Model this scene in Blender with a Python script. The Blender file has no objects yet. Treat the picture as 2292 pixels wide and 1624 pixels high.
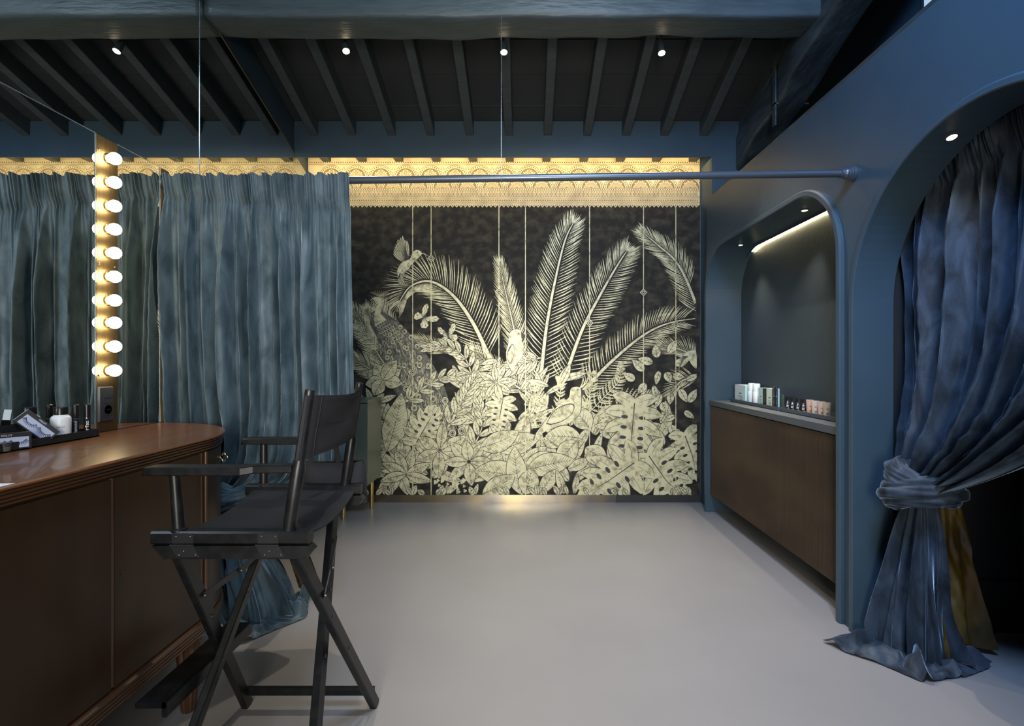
import bpy, math, random
import numpy as np
from mathutils import Vector, Matrix
from mathutils.geometry import tessellate_polygon

S = bpy.context.scene
COL = S.collection
pi = math.pi
rnd = random.Random(7)

# ------------------------------------------------------------------ camera
H = 1.25                                   # eye height
F = 1150.0                                 # focal length in photo pixels (frame 2292 x 1624)
CX, CY = 1175.0, 808.0                     # principal point in the photo
cam_d = bpy.data.cameras.new('camera')
cam = bpy.data.objects.new('camera', cam_d)
COL.objects.link(cam)
cam.location = (0, 0, H)
cam.rotation_euler = (pi / 2, 0, 0)
cam_d.sensor_width = 36.0
cam_d.lens = 36.0 * F / 2292.0
cam_d.shift_x = (1146.0 - CX) / 2292.0
cam_d.shift_y = (CY - 812.0) / 2292.0
cam_d.clip_start = 0.02
S.camera = cam

# ------------------------------------------------------------------ colour management, world
S.view_settings.view_transform = 'Standard'
S.view_settings.look = 'None'
S.view_settings.gamma = 1.0
S.view_settings.use_curve_mapping = False
S.view_settings.exposure = -0.30
W = bpy.data.worlds.new('world')
S.world = W
W.use_nodes = True
W.node_tree.nodes['Background'].inputs[0].default_value = (0.35, 0.5, 0.75, 1)
W.node_tree.nodes['Background'].inputs[1].default_value = 0.05


def area(name, loc, aim, sx, sy, power, color, spread=pi):
    d = bpy.data.lights.new(name, 'AREA')
    d.shape = 'RECTANGLE'
    d.size, d.size_y = sx, sy
    d.energy = power
    d.color = color
    d.spread = spread
    o = bpy.data.objects.new(name, d)
    COL.objects.link(o)
    o.location = loc
    o.rotation_euler = (Vector(aim) - Vector(loc)).to_track_quat('-Z', 'Y').to_euler()
    return o


def spot(name, loc, aim, power, color, angle, blend=0.5, r=0.02):
    d = bpy.data.lights.new(name, 'SPOT')
    d.energy = power
    d.color = color
    d.spot_size = math.radians(angle)
    d.spot_blend = blend
    d.shadow_soft_size = r
    o = bpy.data.objects.new(name, d)
    COL.objects.link(o)
    o.location = loc
    o.rotation_euler = (Vector(aim) - Vector(loc)).to_track_quat('-Z', 'Y').to_euler()
    return o


WARM = (1.0, 0.86, 0.69)
# daylight: added area lights; door behind camera and roof window above are assumed, unbuilt
area('assumed_door_light', (-0.05, -1.45, 1.45), (-0.05, 4.5, 1.25), 0.9, 1.7, 46, (1.0, 0.96, 0.87), 1.15)
area('assumed_roof_light', (0.35, 0.3, 4.2), (-0.7, 2.4, 1.2), 0.9, 0.9, 72, (0.64, 0.81, 1.0), 2.4)
area('right_wall_fill', (0.55, 0.35, 3.55), (1.75, 1.30, 2.45), 0.6, 0.6, 78, (0.27, 0.51, 1.0), 2.2)  # added cool fill for the upper right wall, hung below the roof

# ------------------------------------------------------------------ helpers
def px2(px, py, Y):
    """point at depth Y on the ray through photo pixel (px, py)"""
    k = F / Y
    return ((px - CX) / k, Y, H + (CY - py) / k)


def wloc(o):
    v = Vector((0, 0, 0))
    while o is not None:
        v += o.location
        o = o.parent
    return v


class MB:
    def __init__(s):
        s.v, s.f, s.m = [], [], []

    def add(s, vs, fs, mi=0):
        b = len(s.v)
        s.v += [tuple(p) for p in vs]
        s.f += [tuple(i + b for i in f) for f in fs]
        s.m += [mi] * len(fs)
        return s

    def box(s, x0, y0, z0, x1, y1, z1, mi=0):
        vs = [(x0, y0, z0), (x1, y0, z0), (x1, y1, z0), (x0, y1, z0),
              (x0, y0, z1), (x1, y0, z1), (x1, y1, z1), (x0, y1, z1)]
        return s.add(vs, [(0, 3, 2, 1), (4, 5, 6, 7), (0, 1, 5, 4), (1, 2, 6, 5), (2, 3, 7, 6), (3, 0, 4, 7)], mi)

    def bar(s, a, b, w, h, up=(0, 0, 1), mi=0, w2=None, h2=None):
        """rectangular bar from a to b, w across, h along 'up', chamfered"""
        a, b = Vector(a), Vector(b)
        d = (b - a).normalized()
        u = Vector(up)
        r = d.cross(u).normalized()
        u = r.cross(d).normalized()
        vs = []
        w2 = w if w2 is None else w2
        h2 = h if h2 is None else h2
        for p, ww, hh in ((a, w, h), (b, w2, h2)):
            c = min(ww, hh) * 0.14
            for x, y in ((-ww / 2 + c, -hh / 2), (ww / 2 - c, -hh / 2), (ww / 2, -hh / 2 + c), (ww / 2, hh / 2 - c),
                         (ww / 2 - c, hh / 2), (-ww / 2 + c, hh / 2), (-ww / 2, hh / 2 - c), (-ww / 2, -hh / 2 + c)):
                vs.append(p + r * x + u * y)
        fs = [tuple(range(7, -1, -1)), tuple(range(8, 16))]
        for i in range(8):
            j = (i + 1) % 8
            fs.append((i, j, 8 + j, 8 + i))
        return s.add(vs, fs, mi)

    def tube(s, pts, rad, n=12, mi=0, caps=True):
        pts = [Vector(p) for p in pts]
        if not isinstance(rad, (list, tuple)):
            rad = [rad] * len(pts)
        vs, fs = [], []
        ref = None
        for i, p in enumerate(pts):
            d = (pts[min(i + 1, len(pts) - 1)] - pts[max(i - 1, 0)]).normalized()
            if ref is None:
                ref = Vector((0, 0, 1)) if abs(d.z) < 0.9 else Vector((1, 0, 0))
            r = d.cross(ref).normalized()
            u = r.cross(d).normalized()
            ref = u
            for k in range(n):
                a = 2 * pi * k / n
                vs.append(p + (r * math.cos(a) + u * math.sin(a)) * rad[i])
        for i in range(len(pts) - 1):
            for k in range(n):
                k2 = (k + 1) % n
                fs.append((i * n + k, i * n + k2, (i + 1) * n + k2, (i + 1) * n + k))
        if caps:
            fs.append(tuple(range(n - 1, -1, -1)))
            fs.append(tuple((len(pts) - 1) * n + k for k in range(n)))
        return s.add(vs, fs, mi)

    def lathe(s, prof, o, axis=(0, 0, 1), n=20, mi=0, sx=1.0, sy=1.0):
        """profile [(radius, height)] turned about an axis"""
        o = Vector(o)
        ax = Vector(axis).normalized()
        r = ax.orthogonal().normalized() if abs(ax.z) < 0.99 else Vector((1, 0, 0))
        u = ax.cross(r)
        vs, fs = [], []
        for rr, hh in prof:
            for k in range(n):
                a = 2 * pi * k / n
                vs.append(o + ax * hh + r * (math.cos(a) * rr * sx) + u * (math.sin(a) * rr * sy))
        for i in range(len(prof) - 1):
            for k in range(n):
                k2 = (k + 1) % n
                fs.append((i * n + k, i * n + k2, (i + 1) * n + k2, (i + 1) * n + k))
        fs.append(tuple(range(n - 1, -1, -1)))
        fs.append(tuple((len(prof) - 1) * n + k for k in range(n)))
        return s.add(vs, fs, mi)

    def prism(s, poly, fn, t0, t1, mi=0):
        """2D polygon (may be concave) extruded; fn(a, b, t) -> xyz"""
        n = len(poly)
        tri = tessellate_polygon([[Vector((a, b, 0)) for a, b in poly]])
        vs = [fn(a, b, t0) for a, b in poly] + [fn(a, b, t1) for a, b in poly]
        fs = [tuple(t) for t in tri] + [tuple(i + n for i in reversed(t)) for t in tri]
        for i in range(n):
            j = (i + 1) % n
            fs.append((i, j, n + j, n + i))
        return s.add(vs, fs, mi)

    def grid(s, P, mi=0, closed_u=False):
        nv, nu = P.shape[:2]
        vs = P.reshape(-1, 3)
        fs = []
        for i in range(nv - 1):
            for j in range(nu - (0 if closed_u else 1)):
                j2 = (j + 1) % nu
                fs.append((i * nu + j, i * nu + j2, (i + 1) * nu + j2, (i + 1) * nu + j))
        return s.add([tuple(map(float, p)) for p in vs], fs, mi)

    def build(s, name, mats, parent=None, smooth=False, M=None, world=True, fix=True):
        if not isinstance(mats, (list, tuple)):
            mats = [mats]
        me = bpy.data.meshes.new(name)
        off = wloc(parent) if (parent is not None and world) else Vector((0, 0, 0))
        vs = [Vector(p) for p in s.v]
        if M is not None:
            vs = [M @ p for p in vs]
        me.from_pydata([p - off for p in vs], [], s.f)
        for m in mats:
            me.materials.append(m)
        me.polygons.foreach_set('material_index', s.m)
        if fix:
            import bmesh
            bm = bmesh.new()
            bm.from_mesh(me)
            bmesh.ops.recalc_face_normals(bm, faces=bm.faces)
            bm.to_mesh(me)
            bm.free()
        if smooth:
            me.polygons.foreach_set('use_smooth', [True] * len(me.polygons))
            if smooth != 2:
                try:
                    me.set_sharp_from_angle(angle=math.radians(40))
                except Exception:
                    pass
        me.update()
        o = bpy.data.objects.new(name, me)
        COL.objects.link(o)
        if parent is not None:
            o.parent = parent
        return o


def thing(name, label, cat, loc=(0, 0, 0), group=None):
    o = bpy.data.objects.new(name, None)
    o.empty_display_size = 0.05
    COL.objects.link(o)
    o.location = loc
    o['label'] = label
    o['category'] = cat
    if group:
        o['group'] = group
    return o


def tag(o, label, cat, group=None):
    o['label'] = label
    o['category'] = cat
    if group:
        o['group'] = group
    return o


def struct(o):
    o['kind'] = 'structure'
    return o


def text(body, size, name, mat, parent, M, align='CENTER', extrude=0.0001):
    cu = bpy.data.curves.new('t', 'FONT')
    cu.body = body
    cu.size = size
    cu.align_x = align
    cu.align_y = 'CENTER'
    cu.extrude = extrude
    cu.resolution_u = 2
    t = bpy.data.objects.new('t', cu)
    COL.objects.link(t)
    dg = bpy.context.evaluated_depsgraph_get()
    me = bpy.data.meshes.new_from_object(t.evaluated_get(dg))
    bpy.data.objects.remove(t)
    me.name = name
    me.transform(M)
    me.transform(Matrix.Translation(-wloc(parent)))
    me.materials.clear()
    me.materials.append(mat)
    o = bpy.data.objects.new(name, me)
    COL.objects.link(o)
    o.parent = parent
    return o


# ------------------------------------------------------------------ materials
def mat(name, color, rough=0.5, metal=0.0, noise=None, bump=None, spec=0.5, emit=None, coat=0.0,
        rough_noise=None, sheen=None, wave=None, stretch=None, trans=0.0):
    """noise=(color2, scale, detail, lo, hi); bump=(strength, scale, detail)"""
    m = bpy.data.materials.new(name)
    m.use_nodes = True
    nt = m.node_tree
    N, L = nt.nodes, nt.links
    b = N['Principled BSDF']
    b.inputs['Base Color'].default_value = (*color, 1)
    b.inputs['Roughness'].default_value = rough
    b.inputs['Metallic'].default_value = metal
    b.inputs['Specular IOR Level'].default_value = spec
    b.inputs['Coat Weight'].default_value = coat
    b.inputs['Transmission Weight'].default_value = trans
    if emit:
        b.inputs['Emission Color'].default_value = (*emit[0], 1)
        b.inputs['Emission Strength'].default_value = emit[1]
    tc = N.new('ShaderNodeTexCoord')
    vec = tc.outputs['Object']
    if stretch:
        mp = N.new('ShaderNodeMapping')
        mp.inputs['Scale'].default_value = stretch
        L.new(vec, mp.inputs['Vector'])
        vec = mp.outputs['Vector']
    if noise:
        c2, sc, det, lo, hi = noise
        n = N.new('ShaderNodeTexNoise')
        n.inputs['Scale'].default_value = sc
        n.inputs['Detail'].default_value = det
        L.new(vec, n.inputs['Vector'])
        r = N.new('ShaderNodeMapRange')
        r.inputs['From Min'].default_value = lo
        r.inputs['From Max'].default_value = hi
        L.new(n.outputs['Fac'], r.inputs['Value'])
        mx = N.new('ShaderNodeMix')
        mx.data_type = 'RGBA'
        mx.inputs[6].default_value = (*color, 1)
        mx.inputs[7].default_value = (*c2, 1)
        L.new(r.outputs['Result'], mx.inputs[0])
        L.new(mx.outputs[2], b.inputs['Base Color'])
    if rough_noise:
        sc, lo, hi = rough_noise
        n = N.new('ShaderNodeTexNoise')
        n.inputs['Scale'].default_value = sc
        n.inputs['Detail'].default_value = 4
        L.new(vec, n.inputs['Vector'])
        r = N.new('ShaderNodeMapRange')
        r.inputs['To Min'].default_value = lo
        r.inputs['To Max'].default_value = hi
        r.inputs['From Min'].default_value = 0.3
        r.inputs['From Max'].default_value = 0.7
        L.new(n.outputs['Fac'], r.inputs['Value'])
        L.new(r.outputs['Result'], b.inputs['Roughness'])
    if bump:
        st, sc, det = bump
        n = N.new('ShaderNodeTexNoise')
        n.inputs['Scale'].default_value = sc
        n.inputs['Detail'].default_value = det
        L.new(vec, n.inputs['Vector'])
        bp = N.new('ShaderNodeBump')
        bp.inputs['Strength'].default_value = st
        bp.inputs['Distance'].default_value = 0.01
        L.new(n.outputs['Fac'], bp.inputs['Height'])
        L.new(bp.outputs['Normal'], b.inputs['Normal'])
    if sheen:
        w, rg, tint = sheen
        b.inputs['Sheen Weight'].default_value = w
        b.inputs['Sheen Roughness'].default_value = rg
        b.inputs['Sheen Tint'].default_value = (*tint, 1)
    return m


def velvet(name, deep, pale, tint):
    m = mat(name, deep, 0.7, spec=0.28, sheen=(1.0, 0.28, tint))
    nt = m.node_tree
    N, L = nt.nodes, nt.links
    b = N['Principled BSDF']
    tc = N.new('ShaderNodeTexCoord')
    mp = N.new('ShaderNodeMapping')
    mp.inputs['Scale'].default_value = (11, 11, 4.5)
    L.new(tc.outputs['Object'], mp.inputs['Vector'])
    n1 = N.new('ShaderNodeTexNoise')          # crushed pile, brushed along the drop
    n1.inputs['Scale'].default_value = 1.3
    n1.inputs['Detail'].default_value = 4
    n1.inputs['Roughness'].default_value = 0.5
    n1.inputs['Distortion'].default_value = 0.6
    L.new(mp.outputs['Vector'], n1.inputs['Vector'])
    n2 = N.new('ShaderNodeTexNoise')
    n2.inputs['Scale'].default_value = 380
    n2.inputs['Detail'].default_value = 3
    L.new(tc.outputs['Object'], n2.inputs['Vector'])
    ad = N.new('ShaderNodeMath')
    ad.operation = 'MULTIPLY_ADD'
    L.new(n2.outputs['Fac'], ad.inputs[0])
    ad.inputs[1].default_value = 0.30
    L.new(n1.outputs['Fac'], ad.inputs[2])
    r = N.new('ShaderNodeMapRange')
    r.inputs['From Min'].default_value = 0.50
    r.inputs['From Max'].default_value = 0.84
    L.new(ad.outputs[0], r.inputs['Value'])
    mx = N.new('ShaderNodeMix')
    mx.data_type = 'RGBA'
    mx.inputs[6].default_value = (*deep, 1)
    mx.inputs[7].default_value = (*pale, 1)
    L.new(r.outputs['Result'], mx.inputs[0])
    L.new(mx.outputs[2], b.inputs['Base Color'])
    r2 = N.new('ShaderNodeMapRange')
    r2.inputs['To Min'].default_value = 0.72
    r2.inputs['To Max'].default_value = 0.50
    L.new(r.outputs['Result'], r2.inputs['Value'])
    L.new(r2.outputs['Result'], b.inputs['Roughness'])
    bp = N.new('ShaderNodeBump')
    bp.inputs['Strength'].default_value = 0.25
    bp.inputs['Distance'].default_value = 0.01
    L.new(n1.outputs['Fac'], bp.inputs['Height'])
    L.new(bp.outputs['Normal'], b.inputs['Normal'])
    return m


BLUE = (0.036, 0.063, 0.086)
M_wall = mat('blue_plaster', BLUE, 0.42, noise=((0.031, 0.056, 0.078), 3, 4, 0.35, 0.65), bump=(0.05, 60, 4))
M_niche = mat('dark_blue_plaster', (0.036, 0.052, 0.064), 0.5, bump=(0.12, 45, 5))
M_booth = mat('black_panel', (0.014, 0.015, 0.018), 0.5)
M_timber = mat('painted_timber', (0.055, 0.066, 0.069), 0.5, noise=((0.042, 0.052, 0.056), 6, 5, 0.35, 0.7),
               bump=(0.18, 14, 6), stretch=(1, 4, 4))
M_beam = mat('painted_rough_beam', (0.080, 0.106, 0.114), 0.42, noise=((0.060, 0.082, 0.090), 5, 6, 0.4, 0.7),
             bump=(0.5, 9, 8), stretch=(1, 5, 5))
M_truss = mat('painted_old_timber', (0.048, 0.060, 0.062), 0.4, noise=((0.026, 0.032, 0.034), 4, 6, 0.35, 0.65),
              bump=(0.8, 8, 8), stretch=(4, 1, 4))
M_board = mat('dark_ceiling_board', (0.032, 0.035, 0.037), 0.6, noise=((0.024, 0.027, 0.029), 2.5, 5, 0.35, 0.7),
              bump=(0.1, 20, 5))
M_floor = mat('grey_resin_floor', (0.226, 0.220, 0.222), 0.36, noise=((0.206, 0.202, 0.205), 1.2, 5, 0.35, 0.65),
              rough_noise=(2.0, 0.32, 0.44), bump=(0.02, 5, 3))
M_mirror = mat('mirror_glass', (0.80, 0.84, 0.83), 0.0, 1.0)
M_edge = mat('polished_glass_edge', (0.62, 0.72, 0.74), 0.15, 0.8)
M_brass = mat('brushed_brass', (0.30, 0.225, 0.12), 0.46, 1.0, bump=(0.12, 6, 4), stretch=(40, 40, 1.5),
              noise=((0.24, 0.18, 0.10), 3, 4, 0.4, 0.7))
M_basebrass = mat('burnished_brass', (0.42, 0.34, 0.20), 0.22, 1.0, noise=((0.26, 0.24, 0.22), 4, 4, 0.4, 0.65))
M_gold = mat('bright_brass', (0.80, 0.58, 0.24), 0.25, 1.0)
M_velvet = velvet('teal_velvet', (0.023, 0.042, 0.054), (0.076, 0.110, 0.134), (0.60, 0.73, 0.84))
M_velvet2 = velvet('blue_velvet', (0.007, 0.012, 0.019), (0.038, 0.057, 0.085), (0.40, 0.54, 0.76))
M_lining = mat('gold_satin_lining', (0.085, 0.050, 0.004), 0.4, noise=((0.04, 0.026, 0.004), 5, 5, 0.35, 0.65), bump=(0.4, 8, 4))
M_blackwood = mat('black_lacquered_wood', (0.0045, 0.0048, 0.0054), 0.36, spec=0.3, noise=((0.009, 0.0094, 0.010), 30, 4, 0.4, 0.7))
M_canvas = mat('black_canvas', (0.011, 0.011, 0.014), 0.88, spec=0.3, bump=(0.15, 500, 2), noise=((0.017, 0.017, 0.021), 8, 4, 0.4, 0.7))
M_blackmetal = mat('black_metal', (0.014, 0.014, 0.015), 0.3)
M_screw = mat('steel_screw', (0.36, 0.36, 0.36), 0.3, 1.0)
M_wood = mat('dark_walnut', (0.060, 0.026, 0.011), 0.32, noise=((0.034, 0.015, 0.007), 2.2, 6, 0.35, 0.7),
             stretch=(9, 1.2, 1.2), coat=0.15, bump=(0.03, 30, 4))
M_woodtop = mat('polished_walnut_top', (0.18, 0.070, 0.028), 0.30, noise=((0.145, 0.056, 0.022), 1.2, 3, 0.3, 0.75),
                stretch=(8, 1.3, 1), coat=0.2, rough_noise=(1.5, 0.27, 0.32))
M_wooddoor = mat('dark_walnut_door', (0.032, 0.0155, 0.006), 0.36, spec=0.3, noise=((0.019, 0.009, 0.004), 1.6, 6, 0.35, 0.7),
                 stretch=(5, 5, 0.7))
M_rib = mat('fluted_walnut', (0.052, 0.030, 0.0135), 0.45, noise=((0.027, 0.015, 0.007), 1.4, 5, 0.35, 0.65), stretch=(1, 1, 2.5))
M_ribback = mat('dark_groove', (0.020, 0.012, 0.008), 0.7)
M_counter = mat('grey_blue_laminate', (0.115, 0.125, 0.130), 0.45)
M_tray = mat('slate_tray', (0.050, 0.066, 0.076), 0.45)
M_black = mat('black_plastic', (0.010, 0.010, 0.011), 0.28)
M_mattblack = mat('matt_black_plastic', (0.014, 0.014, 0.015), 0.5)
M_anth = mat('anthracite_plastic', (0.045, 0.045, 0.050), 0.38)
M_white = mat('white_plastic', (0.80, 0.80, 0.80), 0.35)
M_paper = mat('white_paper', (0.82, 0.82, 0.85), 0.6)
M_window = mat('pale_insert', (0.46, 0.50, 0.66), 0.4)
M_mint = mat('mint_card', (0.42, 0.66, 0.60), 0.5)
M_mintwhite = mat('white_card', (0.72, 0.78, 0.78), 0.5)
M_cream = mat('cream_green_card', (0.62, 0.72, 0.58), 0.5)
M_paleblue = mat('pale_blue_card', (0.24, 0.44, 0.52), 0.5)
M_beige = [mat('beige_tube_%d' % i, c, 0.4) for i, c in enumerate(
    [(0.46, 0.28, 0.18), (0.50, 0.38, 0.28), (0.54, 0.37, 0.26), (0.50, 0.36, 0.22)])]
M_skin = mat('peach_cap', (0.58, 0.36, 0.18), 0.35)
M_skin2 = mat('pale_cap', (0.56, 0.44, 0.32), 0.35)
M_smoke = mat('smoked_acrylic', (0.10, 0.12, 0.09), 0.12, spec=0.6)
M_ink2 = mat('dark_print', (0.03, 0.03, 0.035), 0.6)
M_rod = mat('blue_grey_metal', (0.065, 0.08, 0.105), 0.32, 0.45)
M_wire = mat('steel_wire', (0.62, 0.68, 0.72), 0.25, 0.9)
M_green = mat('green_grey_lacquer', (0.085, 0.105, 0.085), 0.3)
M_spotbody = mat('spot_body', (0.05, 0.06, 0.07), 0.4)
M_bulb = mat('lit_bulb', (1, 0.9, 0.7), 0.3, emit=((1.0, 0.78, 0.46), 30))
M_lamp = mat('lit_lamp', (1, 0.9, 0.7), 0.3, emit=((1.0, 0.80, 0.52), 22))
M_led = mat('led_strip_lit', (1, 0.9, 0.7), 0.3, emit=((1.0, 0.80, 0.46), 80))
M_led2 = mat('niche_led_lit', (1, 0.9, 0.7), 0.3, emit=((1.0, 0.78, 0.42), 95))
M_pane = mat('bright_window_pane', (0.7, 0.8, 0.85), 0.2, emit=((0.75, 0.9, 1.0), 0.5))
M_iv = mat('ivory_gold_print', (0.56, 0.52, 0.325), 0.42, 0.24, noise=((0.21, 0.185, 0.10), 26, 9, 0.47, 0.72))
M_ivb = mat('gold_border_print', (0.66, 0.54, 0.31), 0.5, noise=((0.46, 0.38, 0.23), 9, 6, 0.4, 0.68))
M_ink = mat('charcoal_ink', (0.016, 0.018, 0.020), 0.5)
M_mid = mat('mid_gold_print', (0.21, 0.13, 0.045), 0.5)
M_brown = mat('brown_ink', (0.075, 0.042, 0.012), 0.6)
M_ground = mat('charcoal_wallpaper', (0.014, 0.0135, 0.012), 0.65, spec=0.18, noise=((0.052, 0.044, 0.030), 11, 9, 0.44, 0.70), stretch=(1, 1, 1.3))
M_grey = mat('grey_print', (0.11, 0.105, 0.075), 0.5, noise=((0.035, 0.034, 0.028), 40, 6, 0.4, 0.6))

# ------------------------------------------------------------------ room constants (metres)
YB = F / 315 * H            # back wall 4.563
YF = F / 334 * H            # pelmet plane 4.304
XR = 1.215 * H              # right partition face
XU = -1.54 * H              # tall wall mirror plane
XM = -1.327 * H             # vanity mirror plane
SL = 0.32                   # roof slope


def zr(Y):                  # underside of rafters
    return 3.121 + SL * (YF - Y)


def zbd(Y):                 # underside of ceiling boards
    return zr(Y) + 0.13


# ------------------------------------------------------------------ floor
fl = struct(MB().box(-2.1, -1.7, -0.06, 2.45, 4.75, 0.0).build('floor', M_floor))

# ------------------------------------------------------------------ ceiling: boards, rafters, purlin, principal rafter
ceil = MB()
ceil.add([(-2.1, 4.75, zbd(4.75) + 0.045), (2.45, 4.75, zbd(4.75) + 0.045), (2.45, -1.7, zbd(-1.7) + 0.045), (-2.1, -1.7, zbd(-1.7) + 0.045),
          (-2.1, 4.75, zbd(4.75) + 0.09), (2.45, 4.75, zbd(4.75) + 0.09), (2.45, -1.7, zbd(-1.7) + 0.09), (-2.1, -1.7, zbd(-1.7) + 0.09)],
         [(0, 1, 2, 3), (4, 7, 6, 5), (0, 4, 5, 1), (1, 5, 6, 2), (2, 6, 7, 3), (3, 7, 4, 0)])
ceiling = struct(ceil.build('ceiling', M_board))
y = 4.69
k = 0
while y > -1.5:
    y2 = y - 0.28
    b = MB()
    g = 0.0035
    dz = rnd.uniform(0, 0.004)
    pts = []
    for zz in (0.0, 0.04):
        for (xx, yy) in ((-1.925, y - g), (2.29, y - g), (2.29, y2 + g), (-1.925, y2 + g)):
            pts.append((xx, yy, zbd(yy) + zz + dz))
    b.add(pts, [(0, 1, 2, 3), (4, 7, 6, 5), (0, 4, 5, 1), (1, 5, 6, 2), (2, 6, 7, 3), (3, 7, 4, 0)])
    b.build('board', M_board, ceiling)
    y = y2
raf_x = [(c - CX) / 267.2 for c in (706, 790.5, 877.5, 966, 1052.5, 1139, 1225.5, 1313.5, 1400, 1485.5, 1572.5, 1660)]
raf_x += [2.12]
for i, x in enumerate(raf_x):
    b = MB()
    n = 10
    r = []
    for j in range(n + 1):
        yy = 4.55 + (-1.6 - 4.55) * j / n
        wx = rnd.uniform(-0.004, 0.004)
        wz = rnd.uniform(-0.004, 0.004)
        w = 0.034 + rnd.uniform(-0.002, 0.002)
        r += [(x - w + wx, yy, zr(yy) + wz + 0.004), (x - w + 0.005 + wx, yy, zr(yy) + wz), (x + w - 0.005 + wx, yy, zr(yy) + wz),
              (x + w + wx, yy, zr(yy) + wz + 0.004), (x + w + wx, yy, zbd(yy) + 0.006), (x - w + wx, yy, zbd(yy) + 0.006)]
    fs = [tuple(range(6)), tuple(n * 6 + q for q in range(5, -1, -1))]
    for j in range(n):
        for q in range(6):
            q2 = (q + 1) % 6
            fs.append((j * 6 + q, j * 6 + q2, (j + 1) * 6 + q2, (j + 1) * 6 + q))
    b.add(r, fs)
    b.build('rafter', M_timber, ceiling)


for x in raf_x[:11]:
    MB().box(x - 0.035, 4.40, 3.018, x + 0.035, 4.56, 3.075).build('rafter_end', M_timber, ceiling)


def rough_beam(p0, p1, right, up, w, h, n=70, amp=0.012, seed=1, m=24, rounding=0.03):
    """old hand-hewn timber: rounded rectangle section swept with lumps"""
    R = np.random.RandomState(seed)
    p0, p1 = np.array(p0, float), np.array(p1, float)
    right, up = np.array(right, float), np.array(up, float)
    ang = np.linspace(0, 2 * pi, m, endpoint=False) + pi / m
    cs, sn = np.cos(ang), np.sin(ang)
    e = 0.22
    sx = np.sign(cs) * np.abs(cs) ** e * w / 2
    sy = np.sign(sn) * np.abs(sn) ** e * h / 2
    L = np.linalg.norm(p1 - p0)
    t = np.linspace(0, 1, n)
    P = np.zeros((n, m, 3))
    ph = R.uniform(0, 6.28, (8, 2))
    fr = R.uniform(1.5, 14, 8)
    fa = R.uniform(0, 3, 8)
    for i in range(n):
        d = sum(np.sin(fr[q] * t[i] * L + ph[q, 0] + fa[q] * np.sin(ang + ph[q, 1])) / (1 + 0.25 * fr[q]) for q in range(8))
        d = d * amp + R.uniform(-1, 1, m) * amp * 0.12
        for j in range(m):
            rr = 1 + d[j] / max(w, h) * 2
            P[i, j] = p0 + (p1 - p0) * t[i] + right * sx[j] * rr + up * sy[j] * rr
    b = MB().grid(P, closed_u=True)
    b.f.append(tuple(range(m)))
    b.m.append(0)
    b.f.append(tuple((n - 1) * m + j for j in range(m)))
    b.m.append(0)
    return b


zbm = 1.25 + 718.0 / F * 3.30
rough_beam((-1.92, 3.186, zbm + 0.135), (1.97, 3.186, zbm + 0.135), (0, 1, 0), (0, 0, 1), 0.232, 0.27, n=90, seed=4, amp=0.0045).build(
    'beam', M_beam, ceiling, smooth=2)
upv = Vector((0, SL, 1)).normalized()
zp = 2.845
pr = rough_beam((1.87, 4.5, zp + SL * (YF - 4.5) + 0.135), (1.87, 0.0, zp + SL * YF + 0.135), (1, 0, 0), tuple(upv), 0.22, 0.27, n=90, seed=9,
                amp=0.012).build('principal_rafter', M_truss, ceiling, smooth=2)
st = MB()
ys = 3.62
zz = zp + SL * (YF - ys)
st.box(1.752, ys - 0.02, zz - 0.16, 1.762, ys + 0.02, zz + 0.29)
st.box(1.752, ys - 0.02, zz - 0.012, 1.99, ys + 0.02, zz - 0.002)
st.lathe([(0.012, 0), (0.012, 0.006)], (1.752, ys, zz + 0.26), (-1, 0, 0), 8)
st.build('iron_strap', M_truss, pr)
# low tie timber seen just over the partition
rough_beam((1.74, 4.29, 2.50), (1.74, 0.3, 2.50), (1, 0, 0), (0, 0, 1), 0.09, 0.17, n=60, seed=12, amp=0.008).build('tie_timber', M_truss, ceiling, smooth=2)

# ------------------------------------------------------------------ walls
wb = struct(MB().box(-2.1, YB, 0, 2.45, YB + 0.1, 3.4).build('wall_back', M_wall))
b = MB()
poly = [(-1.7, 0), (4.66, 0), (4.66, zbd(4.66) + 0.02), (-1.7, zbd(-1.7) + 0.02)]
b.prism(poly, lambda a, c, t: (t, a, c), -2.06, -1.933)
wl = struct(b.build('wall_left', M_wall))
b = MB()
b.prism(poly, lambda a, c, t: (t, a, c), 2.30, 2.42)
struct(b.build('wall_outer', M_wall))
struct(MB().box(-2.1, -1.72, 0, 2.45, -1.6, 5.2).build('wall_front', M_wall))
# high window in the outer wall, seen over the partition
wn = struct(MB().box(2.285, 1.6, 3.22, 2.299, 2.965, 3.9).build('window_1', M_wall))
MB().box(2.276, 1.66, 3.26, 2.284, 2.93, 3.86).build('window_pane', M_pane, wn)

# pelmet (lowered front of the light cove)
pel = MB()
pel.prism([(-1.923, 2.953), (1.60, 2.953), (1.60, 0.3), (2.29, 0.3), (2.29, zbd(YF)), (-1.923, zbd(YF))],
          lambda a, c, t: (a, t, c), YF - 0.02, YF)
struct(pel.build('trim_1', M_wall))
ret = MB().box(1.56, YF - 0.02, 0, 1.60, YB, 2.953)
struct(ret.build('trim_2', M_wall))
b = MB().box(-1.92, YB - 0.012, 0, (1378 - CX) / 252.0, YB, 0.067)
struct(b.build('baseboard_back', M_basebrass))
b = MB().box((1378 - CX) / 252.0 + 0.001, YB - 0.011, 0, 1.556, YB, 0.067)
struct(b.build('baseboard_back.001', M_mattblack))


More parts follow.
